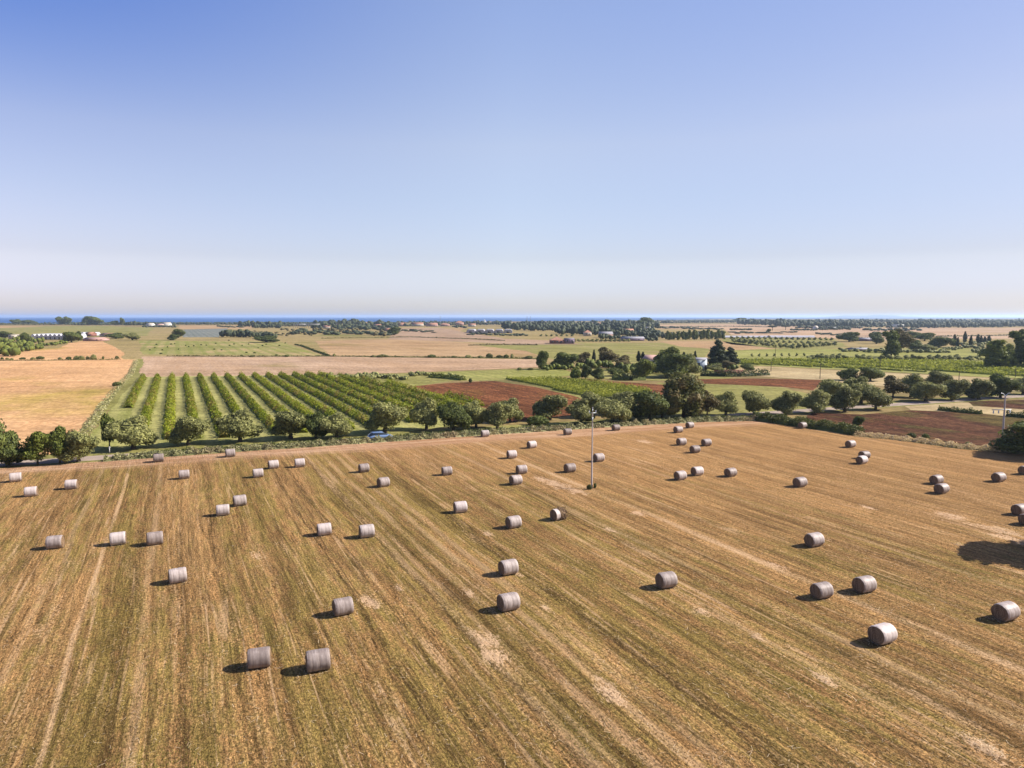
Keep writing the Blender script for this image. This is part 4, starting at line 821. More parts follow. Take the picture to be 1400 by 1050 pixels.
hedge('ditch_hedge', [(403, 471.5), (412, 473), (430, 480), (450, 487)], 1.6, .6, 1.0, 8, .8, 'vergedark', 'thin dark ditch hedge running diagonally in the tan field', 18, True, 7)
hedge('boundary_hedge', [(-60, 493.3), (60, 493), (165, 491.5)], 1.0, .3, .6, 8, .5, 'vergedark', 'thin hedge line along the top of the wheat field', 19, True, 7)
hedge('strip_hedge', [(1283, 561), (1310, 563.5), (1342, 566.5)], 2.2, .7, 1.2, 90, .3, 'vergedark', 'dark weedy strip above the weedy brown field', 20, True, 3)
hedge('strip_hedge', [(1376, 569), (1410, 572), (1460, 575)], 2.4, .9, 1.5, 90, .3, 'vergedark', 'dark weedy strip at the right edge behind the pole', 21, True, 3)
hedge('vineyard_hedge', [(1012, 491.5), (1040, 493.5), (1080, 497), (1150, 499)], 1.5, .4, .9, 12, .6, 'vergedark', 'thin dark hedge across the left end of the right vineyard', 22, True, 5)
hedge('field_hedge', [(588, 516), (610, 517.5), (634, 520)], 3.4, 1.0, 2.0, 40, .5, 'mid', 'green hedge above the red ploughed field', 23, True, 5)
hedge('boundary_hedge', [(440, 462.8), (560, 461), (640, 463.5), (690, 466)], 1.4, .4, 1.0, 5, .8, 'vergedark', 'thin hedge below the terraced scrub and greenhouses', 31, True, 11)
hedge('boundary_hedge', [(640, 472.5), (690, 471.5), (735, 472)], 1.6, .5, 1.3, 6, .8, 'brownish', 'short brown weedy bank left of the far red house', 32, True, 9)
hedge('boundary_hedge', [(898, 447.2), (1000, 446.4), (1060, 447.5)], 3, .8, 2.2, 3, 1.4, 'far', 'far hedge line across the straw field near the horizon', 33, True, 20)
hedge('boundary_hedge', [(1170, 463.5), (1260, 461), (1400, 458.5)], 2.4, .6, 1.8, 3, 1.2, 'vergedark', 'hedge line at the back of the cypress garden', 34, True, 15)
hedge('rough_hedge', [(186, 493), (178, 512), (160, 530), (140, 556), (120, 586), (104, 612)], 3.0, .15, .55, 12, .35, 'verge', 'ragged weedy line between the wheat and the orchard', 24, False, 3)
# ------------------------------------------------------------------ loose straw and stubble in the near field (uncountable)
def in_hay(P):
    poly = np.array(hayp); x, y = P[:, 0], P[:, 1]; ins = np.zeros(len(P), bool)
    for i in range(len(poly)):
        x0, y0 = poly[i]; x1, y1 = poly[(i+1) % len(poly)]
        c = ((y0 > y) != (y1 > y)) & (x < (x1-x0)*(y-y0)/((y1-y0) or 1e-9)+x0); ins ^= c
    return ins
rg = np.random.default_rng(55)
def hay_points(n, ymax):
    # uniform in picture-like density: nearer ground gets more
    Y = 26+(ymax-26)*rg.uniform(0, 1, n)**1.35; X = rg.uniform(-.80, .80, n)*Y
    P = np.stack([X, Y, np.zeros(n)], 1); return P[in_hay(P)]
du, dv = np.array(DU), np.array(DV)
P = hay_points(150000, 105)
u = P@du; P = P+np.outer(np.round(u/.34)*.34-u+rg.normal(0, .09, len(u)), du)
n = len(P); hgt = rg.uniform(.02, .07, n); lean = rg.normal(0, .06, (n, 2)); aa = rg.uniform(0, np.pi, n); wd = rg.uniform(.02, .05, n)
t = np.stack([np.cos(aa), np.sin(aa), np.zeros(n)], 1)*wd[:, None]; top = P+np.stack([lean[:, 0], lean[:, 1], hgt], 1)
mb = MB(); base = np.array([0, 0, HZ]); mb.add((np.stack([P-t, P+t, top], 1)+base).reshape(-1, 3), np.arange(3*n).reshape(-1, 3))
tag(mb.build('stubble', M['stub']), 'short stubble stems standing in rows over the mown field', 'stubble', kind='stuff')
def straw_bits(name, P, label, lmin=.12, lmax=.4, along=.8, hgt=.06):
    n = len(P); a = rg.normal(0, 1.2, n); d = np.outer(np.cos(a), dv)+np.outer(np.sin(a), du); d[:, 2] = rg.normal(0, .15, n)
    L = rg.uniform(lmin, lmax, n)[:, None]*.5; c = np.cross(d, [0, 0, 1]); c /= np.linalg.norm(c, axis=1, keepdims=True); c *= rg.uniform(.004, .011, (n, 1))
    Q = P+np.stack([np.zeros(n), np.zeros(n), HZ+rg.uniform(.01, hgt, n)], 1)
    mb = MB(); mb.add(np.stack([Q-d*L-c, Q-d*L+c, Q+d*L+c, Q+d*L-c], 1).reshape(-1, 3), np.arange(4*n).reshape(-1, 4))
    return tag(mb.build(name, M['straw']), label, 'straw', kind='stuff')
Pa = [hay_points(5000, 100)]
for (px, py, wd_, st) in LINES:
    uc = u_of(px, py); k = int(500*st*wd_); vv_ = rg.uniform(5, 110, k); q = np.outer(uc+rg.normal(0, wd_*.45, k), du)+np.outer(vv_, dv); q = q[(q[:, 1] > 25)]; q = q[in_hay(q)]; Pa.append(q)
straw_bits('loose_straw', np.concatenate(Pa), 'loose pale straw scattered along the mown rows')
# pale straw heaps
hp = []
for (x, y, r_) in [(834, 948, .5), (839, 953, .45), (1130, 931, .35), (640, 812, .5), (700, 790-18, .3), (745, 832, .3), (958, 836, .45), (660, 880, .6), (1310, 760-14, .3), (1345, 1022, .6), (1355, 1030, .5), (545, 805, .3), (833, 726, .3), (668, 731, .4), (1035, 872, .3), (1295, 705, .7), (1303, 708, .6), (1365, 725, .9), (1378, 733, .9), (760, 663, .9), (772, 668, .9), (785, 671, .7), (740, 657, .7), (880, 604, .6)]:
    c = np.array(G(x, y)); k = int(60*r_); hp.append(c+np.outer(rg.normal(0, r_*.9, k), dv)+np.outer(rg.normal(0, r_*.45, k), du)); hp[-1][:, 2] = .06
straw_bits('straw_wisps', np.concatenate(hp), 'loose wisps around the small straw heaps', .15, .5, .5, .16)
# ------------------------------------------------------------------ hay bales
def net_mat(name, c1, c2):
    m, nt, b = newmat(name); tcn = N(nt, 'ShaderNodeTexCoord'); V = tcn.outputs['Object']
    a = noise(nt, V, 9, .8, 1, 4, .7, 1); z = noise(nt, V, 2.0, 2.0, 1, 5, .7, 6)
    mp = N(nt, 'ShaderNodeObjectInfo'); sh = mulv(nt, tcn.outputs['Object'], 1.0)
    f = math_(nt, 'ADD', math_(nt, 'MULTIPLY', a, .6), math_(nt, 'ADD', math_(nt, 'MULTIPLY', z, .5), math_(nt, 'MULTIPLY', mp.outputs['Random'], .38)))
    nt.links.new(mixc(nt, rng_(nt, f, .50, 1.0), c1, c2), b.inputs['Base Color']); b.inputs['Roughness'].default_value = .55; b.inputs['Specular IOR Level'].default_value = .3
    bp = N(nt, 'ShaderNodeBump'); bp.inputs['Distance'].default_value = .03; nt.links.new(f, bp.inputs['Height']); nt.links.new(bp.outputs[0], b.inputs['Normal']); return m
def end_mat():
    m, nt, b = newmat('bale_end_straw'); tcn = N(nt, 'ShaderNodeTexCoord'); V = tcn.outputs['Object']
    s = N(nt, 'ShaderNodeSeparateXYZ'); nt.links.new(V, s.inputs[0]); dz = math_(nt, 'SUBTRACT', s.outputs[2], .56)
    r_ = math_(nt, 'SQRT', math_(nt, 'ADD', math_(nt, 'MULTIPLY', s.outputs[1], s.outputs[1]), math_(nt, 'MULTIPLY', dz, dz)))
    an = math_(nt, 'ARCTAN2', dz, s.outputs[1]); n_ = noise(nt, V, 4, 14, 1, 5, .7, 3)
    sp_ = math_(nt, 'SINE', math_(nt, 'ADD', math_(nt, 'MULTIPLY', r_, 48), math_(nt, 'ADD', an, math_(nt, 'MULTIPLY', n_, 5))))
    f = math_(nt, 'ADD', math_(nt, 'MULTIPLY', sp_, .07), n_)
    nt.links.new(mixc(nt, rng_(nt, f, .25, .85), (.12, .075, .040), (.33, .225, .135)), b.inputs['Base Color'])
    bp = N(nt, 'ShaderNodeBump'); bp.inputs['Distance'].default_value = .04; nt.links.new(f, bp.inputs['Height']); nt.links.new(bp.outputs[0], b.inputs['Normal']); return m
M['net'] = net_mat('net_wrap', (.185, .145, .125), (.49, .42, .385)); M['endstraw'] = end_mat()
BR, BW = .595, 1.25
def bale_proto(seed, torn=False):
    rg = np.random.default_rng(seed); root = empty('hay_bale'); K = 40
    def ring(x, r, wob):
        th = np.linspace(0, 2*np.pi, K, endpoint=False); rr = r*(1+wob[:len(th)])
        y = np.cos(th)*rr*1.02; z = np.sin(th)*rr*.985; z = np.maximum(z, -.90*BR)      # flattened where it sits
        return np.stack([np.full(K, x), y, z+.90*BR+.02], 1)
    wob = np.convolve(rg.normal(0, .018, K+8), np.ones(5)/3, 'same')[4:4+K]
    # straw core with slightly bulged ends
    prof = [(-BW/2-.035, .05), (-BW/2-.03, .26), (-BW/2-.015, .43), (-BW/2+.0, .52), (-BW/2+.04, .575), (BW/2-.04, .575), (BW/2, .52), (BW/2+.015, .43), (BW/2+.03, .26), (BW/2+.035, .05)]
    V = np.concatenate([ring(x, r, wob+rg.normal(0, .012, K)) for x, r in prof]); n = len(prof)
    F = [[i*K+j, i*K+(j+1) % K, (i+1)*K+(j+1) % K, (i+1)*K+j] for i in range(n-1) for j in range(K)]
    mb = MB(); mb.add(V, F)
    for i0, fl in ((0, 1), ((n-1)*K, 0)): mb.add(V[i0:i0+K], [list(range(K)) if not fl else list(range(K))[::-1]])
    # frayed straw round the rims
    for sx_ in (-1, 1):
        th = rg.uniform(0, 2*np.pi, 260); rr = rg.uniform(.1, .57, 260)
        Pn = np.stack([np.full(260, sx_*(BW/2+.02)), np.cos(th)*rr, np.sin(th)*rr+.90*BR], 1); Pn = Pn[Pn[:, 2] > .03]
        mb.leaves(Pn, np.tile([sx_*.4, 0, 1.], (len(Pn), 1))+rg.normal(0, .5, (len(Pn), 3)), .13, rg, 0, .15)
    core = mb.build('straw_core', M['endstraw'], root)
    if torn: xs_ = np.linspace(-BW/2+.01, -.12, 7)
    else: xs_ = np.linspace(-BW/2-.005, BW/2+.005, 13)
    mb = MB(); V = []
    for i, x in enumerate(xs_):
        edge = i in (0, len(xs_)-1)
        V.append(ring(x, .565 if edge and not torn else .602+rg.normal(0, .003), wob+rg.normal(0, .006, K)))
    V = np.concatenate(V); n = len(xs_)
    mb.add(V, [[i*K+j, i*K+(j+1) % K, (i+1)*K+(j+1) % K, (i+1)*K+j] for i in range(n-1) for j in range(K)])
    net = mb.build('net_wrap', M['net'], root, smooth=True); kids = [core, net]
    if torn:
        mb = MB(); k = 900; th = rg.uniform(0, 2*np.pi, k); Pn = np.stack([rg.uniform(-.1, .8, k), np.cos(th)*rg.uniform(.5, .7, k), np.maximum(np.sin(th)*rg.uniform(.5, .7, k)+.54, .03)], 1)
        mb.leaves(Pn, rg.normal(size=(k, 3))+np.stack([0*th, np.cos(th), np.sin(th)], 1), .22, rg, 0, .2)
        kids.append(mb.build('loose_hay', M['endstraw'], root))
    reg(root, *kids); return root
BALES = [
 (22, 659, 'bale at the far left edge, first from the left'), (43, 679, 'bale just below and right of the leftmost bale'), (98, 669, 'lone bale below the gap in the roadside trees at left'),
 (76, 751, 'left bale of the three in line on the left side'), (162, 746, 'middle bale of the three in line, on the thin pale line'), (212, 746, 'right bale of the three in line on the left side'),
 (217, 632, 'bale against the pale hedge at left, nearest the road end'), (252, 655, 'lone bale in the second rank on the left, below the hedge bale'), (315, 625, 'small bale touching the hedge left of the orchard olives'),
 (353, 653, 'lower bale of the three far bales below the fourth olive'), (374, 641, 'middle bale of the three far bales below the fourth olive'), (410, 639, 'right bale of the three far bales below the dark wide tree'),
 (328, 692, 'upper bale of the diagonal pair left of centre'), (305, 706, 'lower bale of the diagonal pair left of centre'), (243.5, 798, 'lone bale tilted uphill, left foreground'),
 (497.5, 646, 'bale nearest below the blue car'), (524, 666, 'bale turned end-on to the left, below the bale under the blue car'), (611, 650, 'lone bale left of the far centre pair'),
 (443.5, 733, 'left bale of the level pair in the middle left'), (501.5, 736, 'right bale of the level pair in the middle left'), (469, 842, 'lone bale in the green strip above the two nearest bales'),
 (355, 914.5, 'left of the two nearest bales in the foreground'), (435.5, 918.5, 'right of the two nearest bales in the foreground'),
 (699.6, 627, 'bale on the far centre tan ground, left of the topmost one'), (727, 613, 'topmost small bale left of the tall pole'), (713, 648, 'upper bale of the stacked-looking pair at far centre'), (705, 663, 'lower bale of the stacked-looking pair at far centre'),
 (629.5, 702, 'lone bale in the middle distance left of centre'), (702, 723, 'lone bale directly above the two central foreground bales'), (695, 787, 'upper of two bales one above the other at centre'), (695, 836, 'lower of two bales one above the other at centre'),
 (776, 595, 'reddish bale at the hedge left of the tall pole'), (818.5, 631.5, 'bale half hidden behind the tall pole'), (779, 646, 'bale left of the tall pole on the greenish patch'),
 (842, 589, 'reddish bale at the hedge right of the tall pole'), (927, 592, 'left bale of the two by the hedge under the biggest tree'), (943, 585.5, 'bale touching the hedge under the biggest tree'),
 (931.5, 609, 'left bale of the far triangle right of the pole'), (965.7, 610, 'right bale of the far triangle right of the pole'), (950, 619.5, 'lowest bale of the far triangle right of the pole'),
 (930, 656.5, 'left bale of the three right of the pole foot'), (953, 650.5, 'middle bale of the three right of the pole foot'), (998.6, 652, 'right bale of the three right of the pole foot'),
 (910.6, 805, 'lone bale right of centre in the foreground'), (663, 597.5, 'dull bale half in the hedge below the round verge olive'), (1162.6, 612, 'upper bale alone before the dry grass bank'),
 (1181.5, 627.5, 'rear bale of the overlapping pair at far right'), (1178, 634.5, 'front bale of the overlapping pair at far right'), (1093.5, 666, 'lone bale in the far middle right'),
 (1280, 662, 'upper bale of the overlapping pair near the right edge'), (1287, 675, 'lower bale of the overlapping pair near the right edge'), (1365, 659, 'bale left of the right edge below the big dark bush'),
 (1401, 649, 'bale half cut by the right edge below the big dark bush'), (1394, 705, 'upper bale of the pair cut by the right edge'), (1404, 718.5, 'lower bale of the pair cut by the right edge'),
 (1112.8, 748, 'lone bale in the middle of the right half'), (1123, 819, 'left bale of the foreground pair on the right'), (1181, 811, 'right bale of the foreground pair on the right'),
 (1205.7, 881, 'nearest bale on the right, end face turned to the left'), (1374, 849, 'bale close to the right edge in the foreground'), (1097, 586, 'bright bale wedged in the dark bramble hedge'),
]
bp_ = [bale_proto(300+i) for i in range(4)]; used = set()
def set_bale(o, x, y, lab, rz):
    p = G(x, y-1.0 if y > 700 else y-.3, HZ); d = Vector((p.x, p.y, 0)).normalized()*.25
    o.location = (p.x+d.x, p.y+d.y, HZ-.01); o.rotation_euler = (0, random.uniform(-.02, .02), rz); s = random.uniform(.97, 1.04); o.scale = (s, s, s)
    tag(o, lab, 'hay bale', 'round hay bales on the mown field')
rot_over = {243.5: 30, 76: 18, 524: 36, 1178: 30, 1181.5: 22, 1097: 32, 1365: 24, 355: 17, 435.5: 20, 695: 27}
for i, (x, y, lab) in enumerate(BALES):
    k = i % 4
    if k in used: o = copy_tree(bp_[k]); o.name = 'hay_bale'
    else: o = bp_[k]; used.add(k)
    set_bale(o, x, y, lab, R(rot_over.get(x, 24+random.uniform(-5, 6))))
tb = bale_proto(340, True); set_bale(tb, 763, 712, 'torn bale with its wrap half off and loose hay, left of the pole line', R(34))
Pl = []
for o in [o for o in sc.objects if o.name.startswith('hay_bale')]:
    ax = Vector((math.cos(o.rotation_euler.z), math.sin(o.rotation_euler.z), 0)); ay = Vector((-ax.y, ax.x, 0)); k = 46
    for a_, b_ in zip(rg.normal(0, .62, k), rg.choice([-1, 1], k)*rg.uniform(.15, .75, k)): q = o.location+ax*a_+ay*b_; Pl.append((q.x, q.y, 0))
straw_bits('bale_litter', np.array(Pl), 'loose straw fallen round the feet of the bales', .1, .4, .5, .05)
# ------------------------------------------------------------------ poles
def pole(loc, h, r0, r1, kind, label, name='utility_pole', rz=0, mat='concrete'):
    root = empty(name, loc, rz); mb = MB(); mb.tube([(0, 0, -.3), (0, 0, h*.5), (0, 0, h)], [r0, (r0+r1)/2, r1], 10); mb.build('shaft', M[mat], root, smooth=True)
    if kind == 'tall':
        mb = MB(); mb.box((0, 0, h-.12), (.5, .04, .04)).box((0, 0, h-1.0), (.06, .06, .35)); mb.box((.0, .0, h+.15), (.04, .04, .18)); mb.build('crossarm', M['steel'], root)
        for x in (-.44, 0, .44):
            mb = MB(); zz = h+.35 if x == 0 else h-.05
            for q in range(3): mb.blob((x, 0, zz+.04+q*.09), (.06, .06, .04), 10, 4, 0)
            mb.build('insulator', M['porcelain'], root)
    elif kind == 'lamp':
        mb = MB(); mb.tube([(0, 0, h), (-.45, 0, h+.45), (-.75, 0, h+.5)], [.06, .05, .05], 6); mb.tube([(0, 0, h), (.45, 0, h+.45), (.75, 0, h+.5)], [.06, .05, .05], 6); mb.build('bracket', M['porcelain'], root)
        mb = MB(); mb.box((-.5, 0, h-2.2), (1.7, .06, .06)); mb.build('crossarm', M['whitepaint'], root)
        for x in (-1.9, -1.0, 1.0):
            mb = MB()
            for q in range(3): mb.blob((x, 0, h-2.4-q*.16), (.12, .12, .09), 10, 4, 0)
            mb.build('insulator', M['porcelain'], root)
    else:
        mb = MB(); mb.box((0, 0, h-.4), (.6, .05, .05)); mb.build('crossarm', M['bark'], root)
    return tag(root, label, 'utility pole')
pb = G(809, 667.5); pole((pb.x, pb.y, HZ), 9.4, .115, .06, 'tall', 'tall concrete pole standing alone in the mown field', rz=.35)
p2 = G(1370, 610); pole((p2.x, p2.y, .3), 7.9, .17, .11, 'lamp', 'concrete pole with white arms by the big dark bush at right', rz=.1)
for x, y, h_, l in ((1054, 508, 13, 'thin wooden pole left end of the pale dry strip'), (1121, 518, 20, 'thin wooden pole by the right tip of the red strip'), (1203, 506, 14, 'thin wooden pole in the right vineyard'), (1311, 520, 12, 'thin wooden pole behind the flat-topped olive'), (1388, 516, 12, 'thin wooden pole near the right edge vineyard'), (1060, 489, 14, 'thin wooden pole among the saplings')):
    q = G(x, y); pole((q.x, q.y, .3), h_*m_per_px(y), .12, .08, 'x', l, mat='bark')
# small white marker post by the road end
q = G(150, 622); mb = MB(); mb.box((0, 0, .3), (.05, .04, .35)).box((0, 0, .72), (.13, .04, .10)); o = mb.build('marker_post', M['whitepaint'], loc=(q.x, q.y, .45)); tag(o, 'small white marker post at the road end beside the hedge', 'post')
# ------------------------------------------------------------------ car on the road
def car(loc, rz):
    root = empty('parked_car', loc, rz)
    mp = simple('blue_car_paint', (.26, .38, .62), .25, .03, 1, .2, .6); gl = M['glass']; tyre = simple('tyre_rubber', (.03, .03, .03), .9, .1, 3); rim = M['steel']
    sx_ = [(-2.1, .45, .62, .78), (-2.05, .3, .72, .82), (-1.5, .25, .92, .86), (-.9, .25, .95, .86), (0, .25, .96, .86), (.9, .25, .94, .86), (1.5, .25, .86, .85), (2.0, .3, .70, .80), (2.1, .42, .58, .74)]
    V = []
    for x, zb, zt, hw in sx_: V += [(x, -hw, zb), (x, -hw, (zb+zt)/2+.08), (x, -hw*.9, zt), (x, hw*.9, zt), (x, hw, (zb+zt)/2+.08), (x, hw, zb)]
    F = [[i*6+j, (i+1)*6+j, (i+1)*6+(j+1) % 6, i*6+(j+1) % 6] for i in range(len(sx_)-1) for j in range(6)]
    mb = MB(); mb.add(V, F); mb.add(V[:6], [[0, 1, 2, 3, 4, 5]]); mb.add(V[-6:], [[5, 4, 3, 2, 1, 0]])
    # roof shell
    RV_ = [(-1.35, -.66, 1.40), (.35, -.66, 1.42), (.35, .66, 1.42), (-1.35, .66, 1.40), (-1.4, -.7, 1.34), (.45, -.7, 1.36), (.45, .7, 1.36), (-1.4, .7, 1.34)]
    mb.add(RV_, [[0, 1, 2, 3], [4, 5, 1, 0], [5, 6, 2, 1], [6, 7, 3, 2], [7, 4, 0, 3]]); mb.build('body', mp, root)
    g = MB(); B = [(-1.95, -.76, .90), (1.15, -.78, .93), (1.15, .78, .93), (-1.95, .76, .90)]; T = [(-1.38, -.69, 1.345), (.43, -.69, 1.365), (.43, .69, 1.365), (-1.38, .69, 1.345)]
    g.add(B+T, [[0, 1, 5, 4], [1, 2, 6, 5], [2, 3, 7, 6], [3, 0, 4, 7]]); g.build('window', gl, root)
    for x in (-1.3, 1.3):
        for y in (-.8, .8):
            s = 1 if y > 0 else -1; w1 = MB(); w1.tube([(x, y-.1*s, .33), (x, y+.06*s, .33)], [.33, .33], 20); w1.add([(x+.33*math.cos(a), y-.1*s, .33+.33*math.sin(a)) for a in np.linspace(0, 6.28, 21)[:-1]], [list(range(20))])
            wh = w1.build('wheel', tyre, root); w2 = MB(); w2.tube([(x, y+.05*s, .33), (x, y+.075*s, .33)], [.2, .19], 14); w2.build('rim', rim, wh)
    for y in (-.6, .6):
        mb = MB(); mb.box((2.07, y, .6), (.05, .15, .07)); mb.build('headlight', M['porcelain'], root)
    return tag(root, 'blue car on the road behind the hedge, under the rounded olive', 'car')
cp = G(514, 597.5); t_ = (cp-ra).dot(rd); cpos = ra+rd*t_-rn*1.0; car((cpos.x, cpos.y, .056), math.atan2(rd.y, rd.x))
# ------------------------------------------------------------------ buildings
def house(name, x, y, wpx, hpx, dm, wall, roof, label, rz=0.0, kind='gable', wins=2, cat='house', rise=.35, door=True):
    s = m_per_px(y); W = wpx*s; Ht = hpx*s; h = Ht*(1-rise) if kind != 'flat' else Ht; p = G(x, y)
    root = empty(name, (p.x, p.y+dm/2, .2), rz); hw, hd = W/2, dm/2
    mb = MB(); mb.box((0, 0, h/2), (hw, hd, h/2))
    if kind == 'gable':
        mb.add([(-hw, -hd, h), (-hw, hd, h), (-hw, 0, Ht-.12)], [[0, 1, 2]]); mb.add([(hw, -hd, h), (hw, hd, h), (hw, 0, Ht-.12)], [[0, 1, 2]])
    if kind == 'gablefront':
        mb.add([(-hw, -hd, h), (hw, -hd, h), (0, -hd, Ht-.12)], [[0, 1, 2]]); mb.add([(-hw, hd, h), (hw, hd, h), (0, hd, Ht-.12)], [[0, 1, 2]])
    mb.build('wall', wall, root); e = .4; t = .18; mb = MB()
    def slab(a, b, c, d):
        A = [Vector(q) for q in (a, b, c, d)]; nrm = (A[1]-A[0]).cross(A[2]-A[0]).normalized(); nrm = nrm if nrm.z > 0 else -nrm
        mb.add([tuple(q) for q in A]+[tuple(q+nrm*t) for q in A], [[0, 3, 2, 1], [4, 5, 6, 7], [0, 1, 5, 4], [1, 2, 6, 5], [2, 3, 7, 6], [3, 0, 4, 7]])
    sl = (Ht-h)
    if kind == 'gable':
        slab((-hw-e, -hd-e, h-e*sl/hd), (hw+e, -hd-e, h-e*sl/hd), (hw+e, 0, Ht), (-hw-e, 0, Ht)); slab((hw+e, hd+e, h-e*sl/hd), (-hw-e, hd+e, h-e*sl/hd), (-hw-e, 0, Ht), (hw+e, 0, Ht))
    elif kind == 'gablefront':
        slab((-hw-e, -hd-e, h-e*sl/hw), (0, -hd-e, Ht), (0, hd+e, Ht), (-hw-e, hd+e, h-e*sl/hw)); slab((0, -hd-e, Ht), (hw+e, -hd-e, h-e*sl/hw), (hw+e, hd+e, h-e*sl/hw), (0, hd+e, Ht))
    elif kind == 'hip':
        r_ = max(hw-hd, .1); b = [(-hw-e, -hd-e, h), (hw+e, -hd-e, h), (hw+e, hd+e, h), (-hw-e, hd+e, h), (-r_, 0, Ht), (r_, 0, Ht)]
        mb.add(b, [[0, 1, 5, 4], [2, 3, 4, 5]]); mb.add(b, [[1, 2, 5], [3, 0, 4]])
    else: mb.box((0, 0, h+.12), (hw+.25, hd+.25, .12))
    mb.build('roof', roof, root)
    n = wins
    for i in range(n):
        x_ = -hw+(i+.5+(.0 if n > 1 else .0))*W/n; ww = min(.55, W/n*.25); wh_ = min(.65, h*.2)
        mb = MB(); mb.box((x_, -hd-.02, h*.55), (ww+.1, .04, wh_+.1)); f = mb.build('window', M['whitepaint'], root); mb = MB(); mb.box((x_, -hd-.05, h*.55), (ww, .04, wh_)); mb.build('pane', M['glass'], f)
    if door and W > 3:
        mb = MB(); mb.box((W*.08+hw/n if n else 0, -hd-.03, 1.05), (.5, .05, 1.05)); mb.build('door', M['darkopening'], root)
    return tag(root, label, cat)
house('farmhouse', 961, 507, 17, 16, 10, M['blueplaster'], M['greyroof'], 'pale blue farmhouse wall beside the tall cedar', rz=-.35, kind='gable', wins=1, rise=.12)
house('farmhouse', 892, 500, 14, 13, 8, M['blueplaster'], M['pinkplaster'], 'small gable with pink roof half hidden by the farm trees', rz=-.5, kind='gable', wins=1, rise=.4)
house('brick_house', 762, 470, 19, 9, 14, M['brickwall'], M['terracotta'], 'red brick house with orange hipped roof in the far fields', kind='hip', wins=3, rise=.5)
house('shed', 779, 470, 13, 6.5, 12, M['mauvewall'], M['greyroof'], 'mauve low shed joined right of the far red brick house', kind='flat', wins=2, cat='shed')
q = G(1006, 513); mb = MB(); mb.box((0, 0, .6), (5.5, .2, .6)).box((0, 0, 1.25), (5.7, .35, .08)); tag(mb.build('garden_wall', M['brickwall'], loc=(q.x-1, q.y+5, .2), rz=.1), 'low brick-red garden wall behind the clipped farm hedge', 'wall')
